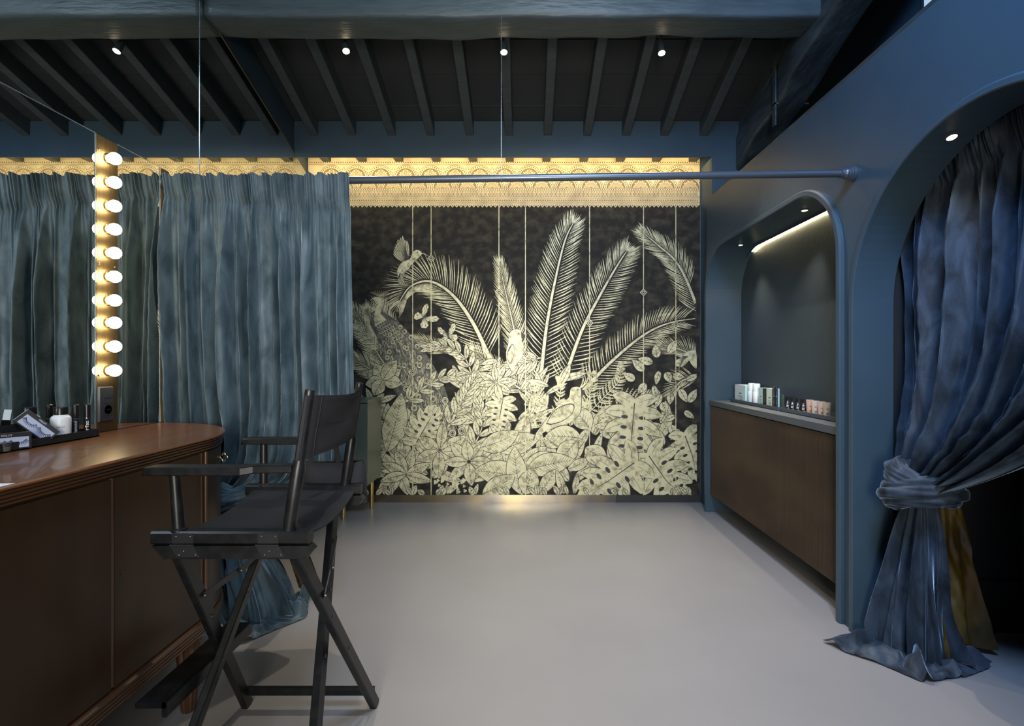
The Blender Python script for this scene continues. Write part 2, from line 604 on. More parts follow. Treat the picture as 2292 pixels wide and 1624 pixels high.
# arch paths in (Y, z), with outward normals
def arch_path(y0, y1, top, r, seg=16):
    """from (y1,0) up, over and down to (y0,0); y1 > y0"""
    out = [((y1, 0.0), (1, 0)), ((y1, (top - r) * 0.5), (1, 0))]
    for i in range(seg + 1):
        a = (pi / 2) * i / seg
        out.append(((y1 - r + r * math.cos(a), top - r + r * math.sin(a)), (math.cos(a), math.sin(a))))
    for i in range(seg + 1):
        a = pi / 2 + (pi / 2) * i / seg
        out.append(((y0 + r + r * math.cos(a), top - r + r * math.sin(a)), (math.cos(a), math.sin(a))))
    out += [((y0, (top - r) * 0.5), (-1, 0)), ((y0, 0.0), (-1, 0))]
    return out


NY0, NY1, NTOP, NR = 2.478, 4.262, 2.144, 0.37
AY0, AY1, ATOP, AR = 1.1125, 2.3625, 2.125, 0.6245
NXB = XR + 0.275
PTOP = 2.578
pn = arch_path(NY0, NY1, NTOP, NR)
pa = arch_path(AY0, AY1, ATOP, AR, 24)
wr = MB()
polyA = [(-1.6, 0)] + [p for p, _ in reversed(pa)] + [(2.42, 0), (2.42, PTOP), (-1.6, PTOP)]
wr.prism(polyA, lambda a, c, t: (t, a, c), XR, XR + 0.175)
polyB = [(2.42, 0)] + [p for p, _ in reversed(pn)] + [(4.30, 0), (4.30, PTOP), (2.42, PTOP)]
wr.prism(polyB, lambda a, c, t: (t, a, c), XR, NXB)
wright = struct(wr.build('wall_right', M_wall))
MB().box(NXB, 2.44, 0, NXB + 0.03, 4.30, 2.3).build('niche_back', M_niche, wright)
# capping timber along the top of the partition
MB().box(XR + 0.001, -1.5, PTOP, XR + 0.20, 4.29, PTOP + 0.02).build('capping', M_truss, wright)
# booth behind the arch
bw = MB().box(XR + 0.175, 2.38, 0, 2.298, 2.42, 2.5)
struct(bw.build('wall_booth', M_booth))
struct(MB().box(XR + 0.176, -1.5, 2.44, 2.298, 2.379, 2.48).build('ceiling_booth', M_booth))
b = MB().box(XR + 0.18, 2.366, 0, 2.298, 2.38, 0.23).box(XR + 0.18, 2.360, 0.225, 2.298, 2.38, 0.24)
struct(b.build('baseboard_booth', M_booth))
struct(MB().box(2.284, -1.4, 0, 2.298, 2.36, 2.44).build('trim_3', M_booth))


def arch_trim(path, w, proud, name):
    b = MB()
    secs = [(-0.0015, 0.004), (-0.0015, -proud + 0.004), (0.003, -proud), (w - 0.008, -proud), (w, -proud + 0.008), (w, 0.003)]
    n = len(secs)
    vs = []
    for (p, nn) in path:
        for (o, xx) in secs:
            vs.append((XR + xx, p[0] + nn[0] * o, max(0.0, p[1] + nn[1] * o)))
    fs = []
    for i in range(len(path) - 1):
        for q in range(n - 1):
            fs.append((i * n + q, i * n + q + 1, (i + 1) * n + q + 1, (i + 1) * n + q))
    b.add(vs, fs)
    return struct(b.build(name, M_wall, smooth=True))


arch_trim(pn, 0.034, 0.022, 'trim_4')
arch_trim(pa, 0.030, 0.016, 'trim_5')

# ------------------------------------------------------------------ mirrors on the left wall
def ztop(Y):
    return 2.98 + 0.314 * (YF - Y)


SEAM = 1.925 * F / (CX - 447)
for i, (ya, yb, lab) in enumerate(((0.6, SEAM - 0.003, 'tall frameless wall mirror nearer the camera, above the vanity mirror'),
                                   (SEAM + 0.003, YB - 0.004, 'tall frameless wall mirror in the far corner by the mural'))):
    t = thing('wall_mirror', lab, 'mirror', (XU, (ya + yb) / 2, 0.0))
    b = MB()
    b.prism([(ya, 0.002), (yb, 0.002), (yb, ztop(yb)), (ya, ztop(ya))], lambda a, c, s: (s, a, c), XU - 0.006, XU)
    b.build('glass', M_mirror, t)
    e = MB()
    if i == 0:
        e.box(XU - 0.006, yb + 0.0002, 0.002, XU + 0.0015, yb + 0.0055, ztop(yb))
        e.build('seam', M_edge, t)
    e = MB()
    e.bar((XU - 0.002, ya, ztop(ya) + 0.003), (XU - 0.002, yb, ztop(yb) + 0.003), 0.012, 0.006)
    e.build('edge_profile', M_brass, t)

VTOP = 2.13
lining = struct(MB().box(XU + 0.003, 0.3, 0, XM - 0.007, 2.394, VTOP - 0.004).build('wall_left_lining', M_wall))
Y1, Y2, Y3, Y4 = [1.659 * F / (CX - p) for p in (213, 262, 357, 378)]
vm = thing('vanity_mirror', 'large frameless vanity mirror behind the wooden desk, left of the bulb strip', 'mirror', (XM, 1.2, 0.97))
MB().box(XM - 0.006, 0.3, 0.974, XM, Y1 - 0.002, VTOP).build('glass', M_mirror, vm)
MB().box(XM - 0.006, Y1 - 0.002, 0.974, XM + 0.002, Y1 + 0.003, VTOP + 0.002).box(XM - 0.006, 0.3, VTOP, XM + 0.0005, Y1, VTOP + 0.0035).build('edge', M_edge, vm)
vm2 = thing('vanity_mirror', 'narrow mirror pane between the lit bulb strip and the curtain', 'mirror', (XM, (Y2 + Y3) / 2, 0.97))
MB().box(XM - 0.006, Y2 + 0.001, 0.974, XM, Y3, VTOP).build('glass', M_mirror, vm2)
MB().box(XM - 0.006, Y3, 0.974, XM + 0.002, Y3 + 0.005, VTOP + 0.001).box(XM - 0.006, Y2, VTOP, XM + 0.0005, Y3, VTOP + 0.0028).build('edge', M_edge, vm2)
sb = thing('brass_strip', 'dark brass strip without bulbs half hidden by the curtain edge', 'panel', (XM, (Y3 + Y4) / 2, 0.97))
MB().box(XM - 0.006, Y3 + 0.005, 0.974, XM + 0.001, Y4, VTOP).build('plate', M_brass, sb)

# bulb strip
yc = (Y1 + Y2) / 2 + 0.004
bs = thing('light_strip', 'vertical brass strip with ten lit globe bulbs beside the vanity mirror', 'light', (XM, yc, 0.97))
MB().box(XM - 0.006, Y1 + 0.004, 0.974, XM + 0.0025, Y2, VTOP).build('plate', M_brass, bs)
for z_ in (2.075, 1.63, 1.195):
    for y_ in (Y1 + 0.014, Y2 - 0.012):
        MB().lathe([(0.004, 0), (0.004, 0.002), (0.002, 0.003)], (XM + 0.0025, y_, z_), (1, 0, 0), 8).build('screw', M_screw, bs)
bulb_y = [355, 408, 461, 513, 566, 619, 672, 722, 775, 829]
kk = F / yc
for i, by in enumerate(bulb_y):
    z_ = H + (CY - by) / kk
    prof = [(0.012, 0.0)]
    for a in np.linspace(-1.05, 1.5, 12):
        prof.append((0.0235 * math.cos(a), 0.0265 + 0.0235 * math.sin(a)))
    bl = MB().lathe(prof, (XM + 0.003, yc, z_), (1, 0, 0), 18).build('bulb', M_bulb, bs, smooth=2)
    MB().lathe([(0.021, 0.0), (0.021, 0.004), (0.016, 0.008), (0.014, 0.008)], (XM + 0.0025, yc, z_), (1, 0, 0), 16).build('collar', M_gold, bl, smooth=True)

# wall socket on the strip
sk = thing('wall_socket', 'anthracite switch and socket plate at the foot of the bulb strip', 'socket', (XM, 2.025, 1.08))
M_ = Matrix.Translation((XM + 0.0028, 2.026, 1.08)) @ Matrix.Rotation(pi / 2, 4, 'Y') @ Matrix.Rotation(pi / 2, 4, 'Z')
# built directly in world axes: plate in the Y-Z plane
b = MB()
y0, y1, z0, z1 = 1.990, 2.062, 1.012, 1.150
b.add([(XM + 0.0028, y0, z0), (XM + 0.0028, y1, z0), (XM + 0.0028, y1, z1), (XM + 0.0028, y0, z1),
       (XM + 0.010, y0 + 0.004, z0 + 0.004), (XM + 0.010, y1 - 0.004, z0 + 0.004), (XM + 0.010, y1 - 0.004, z1 - 0.004), (XM + 0.010, y0 + 0.004, z1 - 0.004)],
      [(0, 1, 2, 3), (4, 7, 6, 5), (0, 4, 5, 1), (1, 5, 6, 2), (2, 6, 7, 3), (3, 7, 4, 0)])
b.build('plate', M_anth, sk)
MB().box(XM + 0.0100, 2.010, 1.106, XM + 0.0125, 2.052, 1.126).build('switch', M_anth, sk)
MB().box(XM + 0.0100, 2.010, 1.084, XM + 0.0115, 2.052, 1.104).build('blank_cover', M_anth, sk)
so = MB().box(XM + 0.0100, 2.010, 1.036, XM + 0.0112, 2.052, 1.082).build('socket_face', M_anth, sk)
MB().lathe([(0.0185, 0.0), (0.0185, 0.0012), (0.017, 0.0008), (0.017, -0.0005)], (XM + 0.0112, 2.031, 1.059), (1, 0, 0), 20).build('socket_well', M_black, so)
sp = MB()
for y_ in (2.026, 2.037):
    sp.lathe([(0.0022, 0), (0.0022, 0.0035)], (XM + 0.0112, y_, 1.059), (1, 0, 0), 8)
sp.build('contact', M_screw, so)

# ------------------------------------------------------------------ mural
LAY = [0]
MUR = thing('mural', 'charcoal wallpaper mural of ivory jungle plants and birds under a gold frieze', 'mural', (-0.2, YB, 0.0))


def mp(px, py, l):
    return ((min(px, 1558 if py > 463 else 1600) - CX) / 252.02, YB - 0.0025 - l, H + (CY - min(py, 1106)) / 252.02)


def nl(k=1):
    LAY[0] += k
    return LAY[0] * 1.0e-5


JIT = [0]


def jit():
    JIT[0] = (JIT[0] + 1) % 7
    return JIT[0] * 1.2e-6


def poly_px(mb, pts, l, mi):
    l += jit()
    tri = tessellate_polygon([[Vector((a, b_, 0)) for a, b_ in pts]])
    mb.add([mp(a, b_, l) for a, b_ in pts], [tuple(t) for t in tri], mi)


def line_px(mb, pts, w, l, mi):
    """polyline with tapering width w (number or list)"""
    l += jit()
    n = len(pts)
    if not isinstance(w, (list, tuple)):
        w = [w] * n
    vs = []
    for i in range(n):
        a = pts[max(0, i - 1)]
        c = pts[min(n - 1, i + 1)]
        dx, dy = c[0] - a[0], c[1] - a[1]
        L_ = math.hypot(dx, dy) or 1
        nx, ny = -dy / L_, dx / L_
        x, y_ = pts[i]
        vs += [mp(x + nx * w[i] / 2, y_ + ny * w[i] / 2, l), mp(x - nx * w[i] / 2, y_ - ny * w[i] / 2, l)]
    mb.add(vs, [(2 * i, 2 * i + 1, 2 * i + 3, 2 * i + 2) for i in range(n - 1)], mi)


IVI, INK, GRY = 0, 1, 2
MM = [M_iv, M_ink, M_grey]


def leaf(mb, x, y_, ang, L_, wd, bend=0.0, veins=6, peak=0.45, fill=IVI, wob=0.0, out=1.3, n=12):
    """leaf from base (x,y), angle in degrees (0 = right, 90 = up)"""
    a = math.radians(ang)
    mid, wid = [], []
    for i in range(n + 1):
        t = i / n
        aa = a + math.radians(bend) * t
        if i == 0:
            mid.append((x, y_))
        else:
            px_, py_ = mid[-1]
            mid.append((px_ + math.cos(aa) * L_ / n, py_ - math.sin(aa) * L_ / n))
        q = t ** (math.log(0.5) / math.log(peak))
        w_ = wd * math.sin(pi * q) ** 0.85 * (1 + wob * math.sin(t * 21 + x))
        wid.append(max(w_, 0.0))
    l = nl()
    line_px(mb, mid, [w_ + 2 * out * (1 if 0 < i < n else 0.5) for i, w_ in enumerate(wid)], l, INK)
    l2 = nl()
    line_px(mb, mid, wid, l2, fill)
    l3 = nl()
    line_px(mb, mid[:-1], [1.3 - 0.9 * i / n for i in range(n)], l3, INK if fill != INK else IVI)
    for k in range(1, veins + 1):
        t = k / (veins + 1.0)
        i = min(n - 1, int(t * n))
        m0 = mid[i]
        m1 = mid[i + 1]
        d = math.atan2(-(m1[1] - m0[1]), m1[0] - m0[0])
        for sgn in (-1, 1):
            vl = wid[i] * 0.46
            e = (m0[0] + math.cos(d + sgn * 0.85) * vl, m0[1] - math.sin(d + sgn * 0.85) * vl)
            line_px(mb, [m0, e], [0.9, 0.3], l3, INK)
    return mid


def bez(pts, n):
    """Catmull-Rom through points"""
    P = [pts[0]] + list(pts) + [pts[-1]]
    out = []
    segs = len(pts) - 1
    for i in range(n + 1):
        u = i / n * segs
        k = min(int(u), segs - 1)
        t = u - k
        p0, p1, p2, p3 = P[k], P[k + 1], P[k + 2], P[k + 3]
        out.append(tuple(0.5 * ((2 * p1[q]) + (-p0[q] + p2[q]) * t + (2 * p0[q] - 5 * p1[q] + 4 * p2[q] - p3[q]) * t * t +
                                (-p0[q] + 3 * p1[q] - 3 * p2[q] + p3[q]) * t ** 3) for q in range(2)))
    return out


def frond(pts, nleaf, len_l, len_r, a_l=42, a_r=42, rw=6, start=0.12, lw=3.0, tip=0.55, clip=1558, fill=IVI, droop=6, name='palm_frond'):
    mb = MB()
    P = bez(pts, 60)
    l = nl()
    nleaf = int(nleaf * 1.3)
    for i in range(nleaf):
        t = start + (1 - start) * (i + 0.5) / nleaf
        k = min(59, int(t * 60))
        x, y_ = P[k]
        x2, y2 = P[k + 1]
        d = math.atan2(-(y2 - y_), x2 - x)
        for sgn, L0, aa in ((1, len_l, a_l), (-1, len_r, a_r)):
            s_ = math.sin(pi * min(1, (0.22 + t * 0.78))) ** 0.5 * (1 - t) ** 0.12
            LL = 0.94 * L0 * (0.45 + 0.65 * s_) * rnd.uniform(0.86, 1.06) * (tip if t > 0.93 else 1)
            an = d + sgn * math.radians(aa * (1 - 0.62 * t ** 3) + rnd.uniform(-2.5, 2.5))
            lw_ = lw * 0.74 * (1 - 0.45 * t ** 2)
            x0_, y0_ = x, y_
            x, y_ = x + math.cos(an) * rw * 0.9, y_ - math.sin(an) * rw * 0.9
            mx_, my_ = x + math.cos(an) * LL * 0.5, y_ - math.sin(an) * LL * 0.5
            an2 = an - sgn * math.radians(droop)
            ex, ey = mx_ + math.cos(an2) * LL * 0.5, my_ - math.sin(an2) * LL * 0.5
            if max(x, ex, mx_) < clip:
                line_px(mb, [(x, y_), (mx_, my_), (ex, ey)], [lw_ * 0.35, lw_, 0.25], l, fill)
            x, y_ = x0_, y0_
    d = math.atan2(-(P[60][1] - P[58][1]), P[60][0] - P[58][0])
    for aa in (-26, -15, -5, 6, 16, 27):
        an = d + math.radians(aa)
        LL = 0.5 * (len_l + len_r) * rnd.uniform(0.42, 0.56)
        ex, ey = P[57][0] + math.cos(an) * LL, P[57][1] - math.sin(an) * LL
        if max(ex, P[57][0]) < clip:
            line_px(mb, [P[57], ((P[57][0] + ex) / 2, (P[57][1] + ey) / 2), (ex, ey)], [lw * 0.3, lw * 0.5, 0.25], l, fill)
    l2 = nl()
    Pc = [p for p in P if p[0] < clip]
    line_px(mb, Pc, [rw * (1 - 0.85 * i / len(Pc)) + 1.6 for i in range(len(Pc))], l2, INK)
    l3 = nl()
    line_px(mb, Pc, [rw * (1 - 0.85 * i / len(Pc)) for i in range(len(Pc))], l3, fill)
    return mb.build(name, MM, MUR, fix=False)


# ground paper and frieze ground
mb = MB()
mb.add([mp(690.2, 1106, -0.001), (1.554, YB - 0.0015, H + (CY - 1108) / 252.02), (1.554, YB - 0.0015, H + (CY - 440) / 252.02), mp(690.2, 440, -0.001)], [(0, 1, 2, 3)])
mb.build('ground', M_ground, MUR)
fz = MB()
fz.add([mp(690.2, 459, 0), mp(1566, 459, 0), mp(1566, 335, 0), mp(690.2, 335, 0)], [(0, 1, 2, 3)])
frieze = fz.build('frieze', M_ivb, MUR)


def dots(row_y, pitch, sx, sy, mi_mat, name, x0=691, x1=1565):
    d_ = MB()
    x = x0 + pitch / 2
    while x < x1:
        d_.add([mp(x - sx, row_y + sy, 3e-4), mp(x + sx, row_y + sy, 3e-4), mp(x + sx, row_y - sy, 3e-4), mp(x - sx, row_y - sy, 3e-4)], [(0, 1, 2, 3)])
        x += pitch
    o = d_.build(name, mi_mat, frieze, fix=False)
    o['kind'] = 'stuff'


dots(363.5, 5.0, 1.1, 1.1, M_brown, 'dot_row')
dots(424.0, 5.0, 1.1, 1.2, M_brown, 'dot_row')
dots(448.0, 4.0, 1.1, 1.2, M_brown, 'dot_row')
kb = MB()
x = 691.0
while x < 1560:
    for yy in (430.0, 438.0):
        kb.add([mp(x + 2, yy + 0.9, 3e-4), mp(x + 4, yy + 0.9, 3e-4), mp(x + 4, yy - 0.9, 3e-4), mp(x + 2, yy - 0.9, 3e-4)], [(0, 1, 2, 3)])
    kb.add([mp(x + 2.2, 433, 3e-4), mp(x + 3.8, 433, 3e-4), mp(x + 3.8, 435.4, 3e-4), mp(x + 2.2, 435.4, 3e-4)], [(0, 1, 2, 3)])
    for q in (0.1, 5.3):
        kb.add([mp(x + q, 431, 3e-4), mp(x + q + 0.7, 431, 3e-4), mp(x + q + 0.7, 437.6, 3e-4), mp(x + q, 437.6, 3e-4)], [(0, 1, 2, 3)])
    x += 6.0
kb.build('key_pattern', M_brown, frieze, fix=False)['kind'] = 'stuff'
ln = MB()
for yy, w in ((367.3, 0.8), (369.3, 0.6), (421.4, 0.8), (426.8, 0.7), (428.6, 0.5), (439.6, 0.6), (441.4, 0.5), (443.2, 0.6), (445.0, 0.5), (450.8, 0.5),
              (452.6, 0.5), (454.2, 0.6), (456.4, 0.8)):
    line_px(ln, [(691, yy), (1566, yy)], w, 3.2e-4, 0)
ln.build('ruled_line', M_brown, frieze, fix=False)
zg = MB()
x = 691.0
while x < 1562:
    zg.add([mp(x, 459, 2e-4), mp(x + 9.6, 459, 2e-4), mp(x + 4.8, 464.5, 2e-4)], [(0, 1, 2)], 0)
    zg.add([mp(x + 2.6, 459.6, 3e-4), mp(x + 7.0, 459.6, 3e-4), mp(x + 4.8, 462, 3e-4)], [(0, 1, 2)], 1)
    x += 9.6
zg.build('zigzag_edge', [M_ivb, M_brown], frieze, fix=False)['kind'] = 'stuff'


def fan_mesh(full):
    """one palmette, local px frame converted to metres, centred on its base"""
    b_ = MB()
    s_ = 1 / 252.02

    def P(r_, a, d_):
        return (r_ * math.cos(a) * s_, -d_, r_ * math.sin(a) * s_)

    def arc(r_, w_, a0, a1, d_, mi):
        n = 22
        vs = []
        for i in range(n + 1):
            a = a0 + (a1 - a0) * i / n
            vs += [P(r_ - w_ / 2, a, d_), P(r_ + w_ / 2, a, d_)]
        b_.add(vs, [(2 * i, 2 * i + 1, 2 * i + 3, 2 * i + 2) for i in range(n)], mi)
    # raised half disc: ground dark, then bands and petals in ivory
    n = 22
    vs = [P(0, 0, 1e-4)] + [P(19.5, pi * i / n, 1e-4) for i in range(n + 1)]
    b_.add(vs, [(0, i, i + 1) for i in range(1, n + 1)], 2)
    arc(27.2, 0.9, 0, pi, 2e-4, 1)
    arc(20.0, 0.9, 0, pi, 2e-4, 1)
    for i in range(15):
        a = pi * (i + 0.5) / 15
        c = (23.6 * math.cos(a), 23.6 * math.sin(a))
        b_.add([((c[0] + dx * 1.15) * s_, -2.2e-4, (c[1] + dz * 1.15) * s_) for dx, dz in ((-1, -1), (1, -1), (1, 1), (-1, 1))], [(0, 1, 2, 3)], 1)
    npet = 11
    for i in range(npet):
        a = pi * (i + 0.5) / npet
        if full and abs(a - pi / 2) < 0.25:
            continue
        r1 = 17.8 if i % 2 == 0 else 16.0
        w_ = 0.105
        vs = [P(1.5, a, 2e-4), P(9, a - w_, 2e-4), P(r1 - 1.5, a - w_ * 0.95, 2e-4), P(r1, a, 2e-4), P(r1 - 1.5, a + w_ * 0.95, 2e-4), P(9, a + w_, 2e-4)]
        b_.add(vs, [(0, 1, 2, 3, 4, 5)], 0)
        vs = [P(5, a, 3e-4), P(11, a - w_ * 0.34, 3e-4), P(r1 - 3.0, a, 3e-4), P(11, a + w_ * 0.34, 3e-4)]
        b_.add(vs, [(0, 1, 2, 3)], 1)
    if full:
        for k_, (hw, z0_, z1_) in enumerate(((5.4, 1.5, 19.0), (4.0, 3.6, 16.9), (2.8, 5.6, 14.6), (1.6, 8.0, 12.4), (0.8, 9.2, 11.2))):
            b_.add([(0, -(2.2e-4 + k_ * 5e-5), z0_ * s_), (hw * s_, -(2.2e-4 + k_ * 5e-5), (z0_ + z1_) / 2 * s_), (0, -(2.2e-4 + k_ * 5e-5), z1_ * s_),
                    (-hw * s_, -(2.2e-4 + k_ * 5e-5), (z0_ + z1_) / 2 * s_)], [(0, 1, 2, 3)], k_ % 2)
        # small trefoil between arches
        for dx, a in ((0, pi / 2), (0, pi / 2 + 0.75), (0, pi / 2 - 0.75)):
            ox, oz = 27.65, 11.0
            L_ = 13.0 if a == pi / 2 else 10.5
            tip = (ox + math.cos(a) * L_, oz + math.sin(a) * L_)
            m_ = (ox + math.cos(a) * L_ * 0.55, oz + math.sin(a) * L_ * 0.55)
            nx, nz = -math.sin(a) * 2.3, math.cos(a) * 2.3
            for gr, mi, d_ in ((1.45, 1, 2.6e-4), (1.0, 0, 3.2e-4)):
                b_.add([(ox * s_, -d_, (oz - 0.5 * gr) * s_), ((m_[0] + nx * gr) * s_, -d_, (m_[1] + nz * gr) * s_),
                        ((tip[0]) * s_, -d_, (tip[1] + (gr - 1)) * s_), ((m_[0] - nx * gr) * s_, -d_, (m_[1] - nz * gr) * s_)], [(0, 1, 2, 3)], mi)
    else:
        pass
    return b_


fA = fan_mesh(True).build('palmette', [M_ivb, M_brown, M_mid], frieze, fix=False, world=False)
fB = fan_mesh(False).build('palmette', [M_ivb, M_brown, M_mid], frieze, fix=False, world=False)
first = True
base = wloc(frieze)
for row, (o0, yb_, x0) in enumerate(((fA, 397.0, 908.0), (fB, 421.0, 880.5))):
    j = 0
    for q in range(-4, 13):
        x = x0 + q * 55.32
        if x < 719 or x > 1545:
            continue
        o = o0 if j == 0 else o0.copy()
        if j:
            COL.objects.link(o)
            o.parent = frieze
        j += 1
        o.location = Vector(mp(x, yb_, 1e-4)) - base

# hanging lines with lozenges
for lx, ly in ((925, 833), (966, 579), (1117, 653), (1176, 792), (1319, 723), (1439, 655), (1511, 726)):
    mb = MB()
    line_px(mb, [(lx, 463), (lx, 1106)], 1.9, 0.0205, IVI)
    poly_px(mb, [(lx - 8.5, ly), (lx, ly - 8.5), (lx + 8.5, ly), (lx, ly + 8.5)], 0.0212, IVI)
    poly_px(mb, [(lx - 6.6, ly), (lx, ly - 6.6), (lx + 6.6, ly), (lx, ly + 6.6)], 0.0213, INK)
    poly_px(mb, [(lx - 4.4, ly), (lx, ly - 4.4), (lx + 4.4, ly), (lx, ly + 4.4)], 0.0214, IVI)
    poly_px(mb, [(lx - 2.8, ly), (lx, ly - 2.8), (lx + 2.8, ly), (lx, ly + 2.8)], 0.0215, INK)
    mb.build('hanging_line', MM, MUR, fix=False)

# palms
frond([(1165, 830), (1150, 735), (1133, 660), (1117, 585)], 44, 46, 46, 38, 38, 4, 0.1, 2.4)
frond([(1208, 872), (1222, 740), (1242, 630), (1264, 540), (1284, 497)], 62, 56, 52, 50, 58, 8, 0.05, 2.9)
frond([(1255, 872), (1300, 745), (1346, 655), (1384, 590), (1404, 560)], 56, 52, 52, 50, 60, 8, 0.05, 2.9)
frond([(1575, 740), (1548, 655), (1515, 588), (1472, 548), (1436, 518)], 48, 50, 46, 42, 40, 6, 0.05, 2.7)
frond([(1290, 890), (1365, 812), (1440, 750), (1500, 722), (1570, 711)], 58, 48, 44, 55, 48, 8, 0.08, 2.8)
frond([(1100, 810), (1060, 725), (1015, 662), (965, 630), (920, 640), (892, 678)], 60, 62, 74, 48, 52, 9, 0.05, 3.0)
for p in ([(870, 830), (838, 780), (800, 735)], [(880, 800), (850, 740), (820, 690)], [(860, 850), (820, 820), (780, 800)], [(890, 770), (862, 715), (850, 680)],
          [(870, 780), (830, 750), (790, 690)]):
    frond(p, 24, 42, 42, 40, 40, 3, 0.05, 2.4)
frond([(1180, 880), (1110, 830), (1060, 780)], 22, 46, 46, 40, 40, 4, 0.05, 3.4)
frond([(1200, 900), (1190, 840), (1160, 790)], 22, 46, 46, 40, 40, 4, 0.05, 3.4)
frond([(1570, 830), (1540, 790), (1480, 770)], 22, 46, 40, 40, 40, 4, 0.05, 2.4)
frond([(1580, 850), (1530, 850), (1500, 880)], 18, 40, 40, 40, 40, 4, 0.05, 2.4)
frond([(1000, 790), (960, 770), (930, 760)], 16, 30, 30, 40, 40, 3, 0.05, 2.2)

# dense ground foliage: dozens of overlapping leaves
fo = MB()
for i in range(150):
    x = rnd.uniform(800, 1500)
    y_ = rnd.uniform(930, 1080)
    leaf(fo, x, y_, rnd.uniform(20, 160), rnd.uniform(40, 75), rnd.uniform(15, 28), rnd.uniform(-25, 25), 6)
for i in range(50):
    x = rnd.uniform(1000, 1260)
    y_ = rnd.uniform(850, 950)
    leaf(fo, x, y_, rnd.uniform(10, 170), rnd.uniform(36, 60), rnd.uniform(9, 15), rnd.uniform(-30, 30), 4)
o = fo.build('foliage', MM, MUR, fix=False)
o['kind'] = 'stuff'


def whorl(x, y_, n, L_, w_, a0=0, name='leaf_whorl', spread=360):
    mb = MB()
    order = list(range(n))
    rnd.shuffle(order)
    for k in order:
        a = a0 + spread * k / n + rnd.uniform(-8, 8)
        leaf(mb, x + 3 * math.cos(math.radians(a)), y_ - 3 * math.sin(math.radians(a)), a, L_ * rnd.uniform(0.8, 1.1), w_ * rnd.uniform(0.85, 1.1), rnd.uniform(-14, 14), 7)
    return mb.build(name, MM, MUR, fix=False)


def spray(pts, n, L_, w_, name='leafy_spray', ang=55):
    mb = MB()
    P = bez(pts, 40)
    line_px(mb, P, [3.0 - 2 * i / 40 for i in range(41)], nl(), IVI)
    for i in range(n):
        t = 0.1 + 0.88 * i / (n - 1)
        k = min(39, int(t * 40))
        d = math.degrees(math.atan2(-(P[k + 1][1] - P[k][1]), P[k + 1][0] - P[k][0]))
        for sg in (-1, 1):
            leaf(mb, P[k][0], P[k][1], d + sg * ang * (1 - 0.5 * t), L_ * (1 - 0.45 * t), w_ * (1 - 0.3 * t), -sg * 22, 2, 0.5, n=8)
    return mb.build(name, MM, MUR, fix=False)


def monstera(x, y_, R_, rot, name='monstera_leaf', sq=0.9):
    """heart-shaped leaf: lobes radiating from the midrib, holes near it"""
    mb = MB()
    ca, sa = math.cos(math.radians(rot)), math.sin(math.radians(rot))

    def T(u, v):
        return (x + (u * ca - v * sa) * R_, y_ - (u * sa + v * ca) * R_)
    l0, l1, l2 = nl(), nl(), nl()
    for side in (-1, 1):
        for k in range(6):
            f_ = k / 5.0
            bu = -0.55 + 1.15 * f_
            a = math.radians((128 - 100 * f_)) * side
            LL = (0.72, 0.86, 0.90, 0.84, 0.70, 0.52)[k]
            pts, wd = [], []
            for i in range(9):
                t = i / 8
                aa = a - side * 0.55 * t
                if i == 0:
                    pts.append((bu, 0.0))
                else:
                    pts.append((pts[-1][0] + math.cos(aa) * LL / 8, pts[-1][1] + math.sin(aa) * LL / 8 * sq))
                wd.append(R_ * (0.21 + 0.13 * math.sin(pi * t ** 0.8)) * (1 if t < 0.86 else (0.72 if t < 0.95 else 0.30)))
            pp = [T(*p) for p in pts]
            line_px(mb, pp, [w_ + 2.6 for w_ in wd], l0, INK)
            line_px(mb, pp, wd, l1, IVI)
            line_px(mb, pp[:-1], 0.8, l2, INK)
    poly_px(mb, [T(0.62 * math.cos(q) * 1.15 + 0.0, 0.30 * math.sin(q)) for q in np.linspace(0, 2 * pi, 20, endpoint=False)], nl(), IVI)
    l2 = nl()
    for side in (-1, 1):
        for bu in (-0.30, -0.02, 0.26, 0.5):
            c = (bu + 0.07, side * 0.24)
            poly_px(mb, [T(c[0] + 0.10 * math.cos(q) * 0.5 + side * 0.0, c[1] + 0.15 * math.sin(q) * 0.62) for q in np.linspace(0, 2 * pi, 10, endpoint=False)], l2, INK)
    line_px(mb, [T(-0.62, 0), T(0.2, 0), T(0.95, 0)], [2.2, 1.6, 0.4], nl(), INK)
    return mb.build(name, MM, MUR, fix=False)


def fern(pts, n, L_, name='fern_frond', curl=False):
    mb = MB()
    P = bez(pts, 40)
    line_px(mb, P, 1.8, nl(), IVI)
    l = nl()
    for i in range(n):
        t = 0.06 + 0.92 * i / (n - 1)
        k = min(39, int(t * 40))
        d = math.atan2(-(P[k + 1][1] - P[k][1]), P[k + 1][0] - P[k][0])
        LL = L_ * (1 - t) ** 0.6
        for sg in (-1, 1):
            a = d + sg * 1.2
            e = [(P[k][0] + math.cos(a - sg * 0.3 * q) * LL * q, P[k][1] - math.sin(a - sg * 0.3 * q) * LL * q) for q in (0, 0.34, 0.67, 1)]
            line_px(mb, e, [2.0, 2.6, 1.6, 0.3], l, IVI)
            for q in range(1, 6):
                f_ = q / 6
                c = (e[0][0] + (e[3][0] - e[0][0]) * f_, e[0][1] + (e[3][1] - e[0][1]) * f_)
                for s2 in (-1, 1):
                    line_px(mb, [c, (c[0] + math.cos(a + s2 * 0.9) * 4 * (1 - 0.5 * f_), c[1] - math.sin(a + s2 * 0.9) * 4 * (1 - 0.5 * f_))], [1.5, 0.3], l, IVI)
    return mb.build(name, MM, MUR, fix=False)


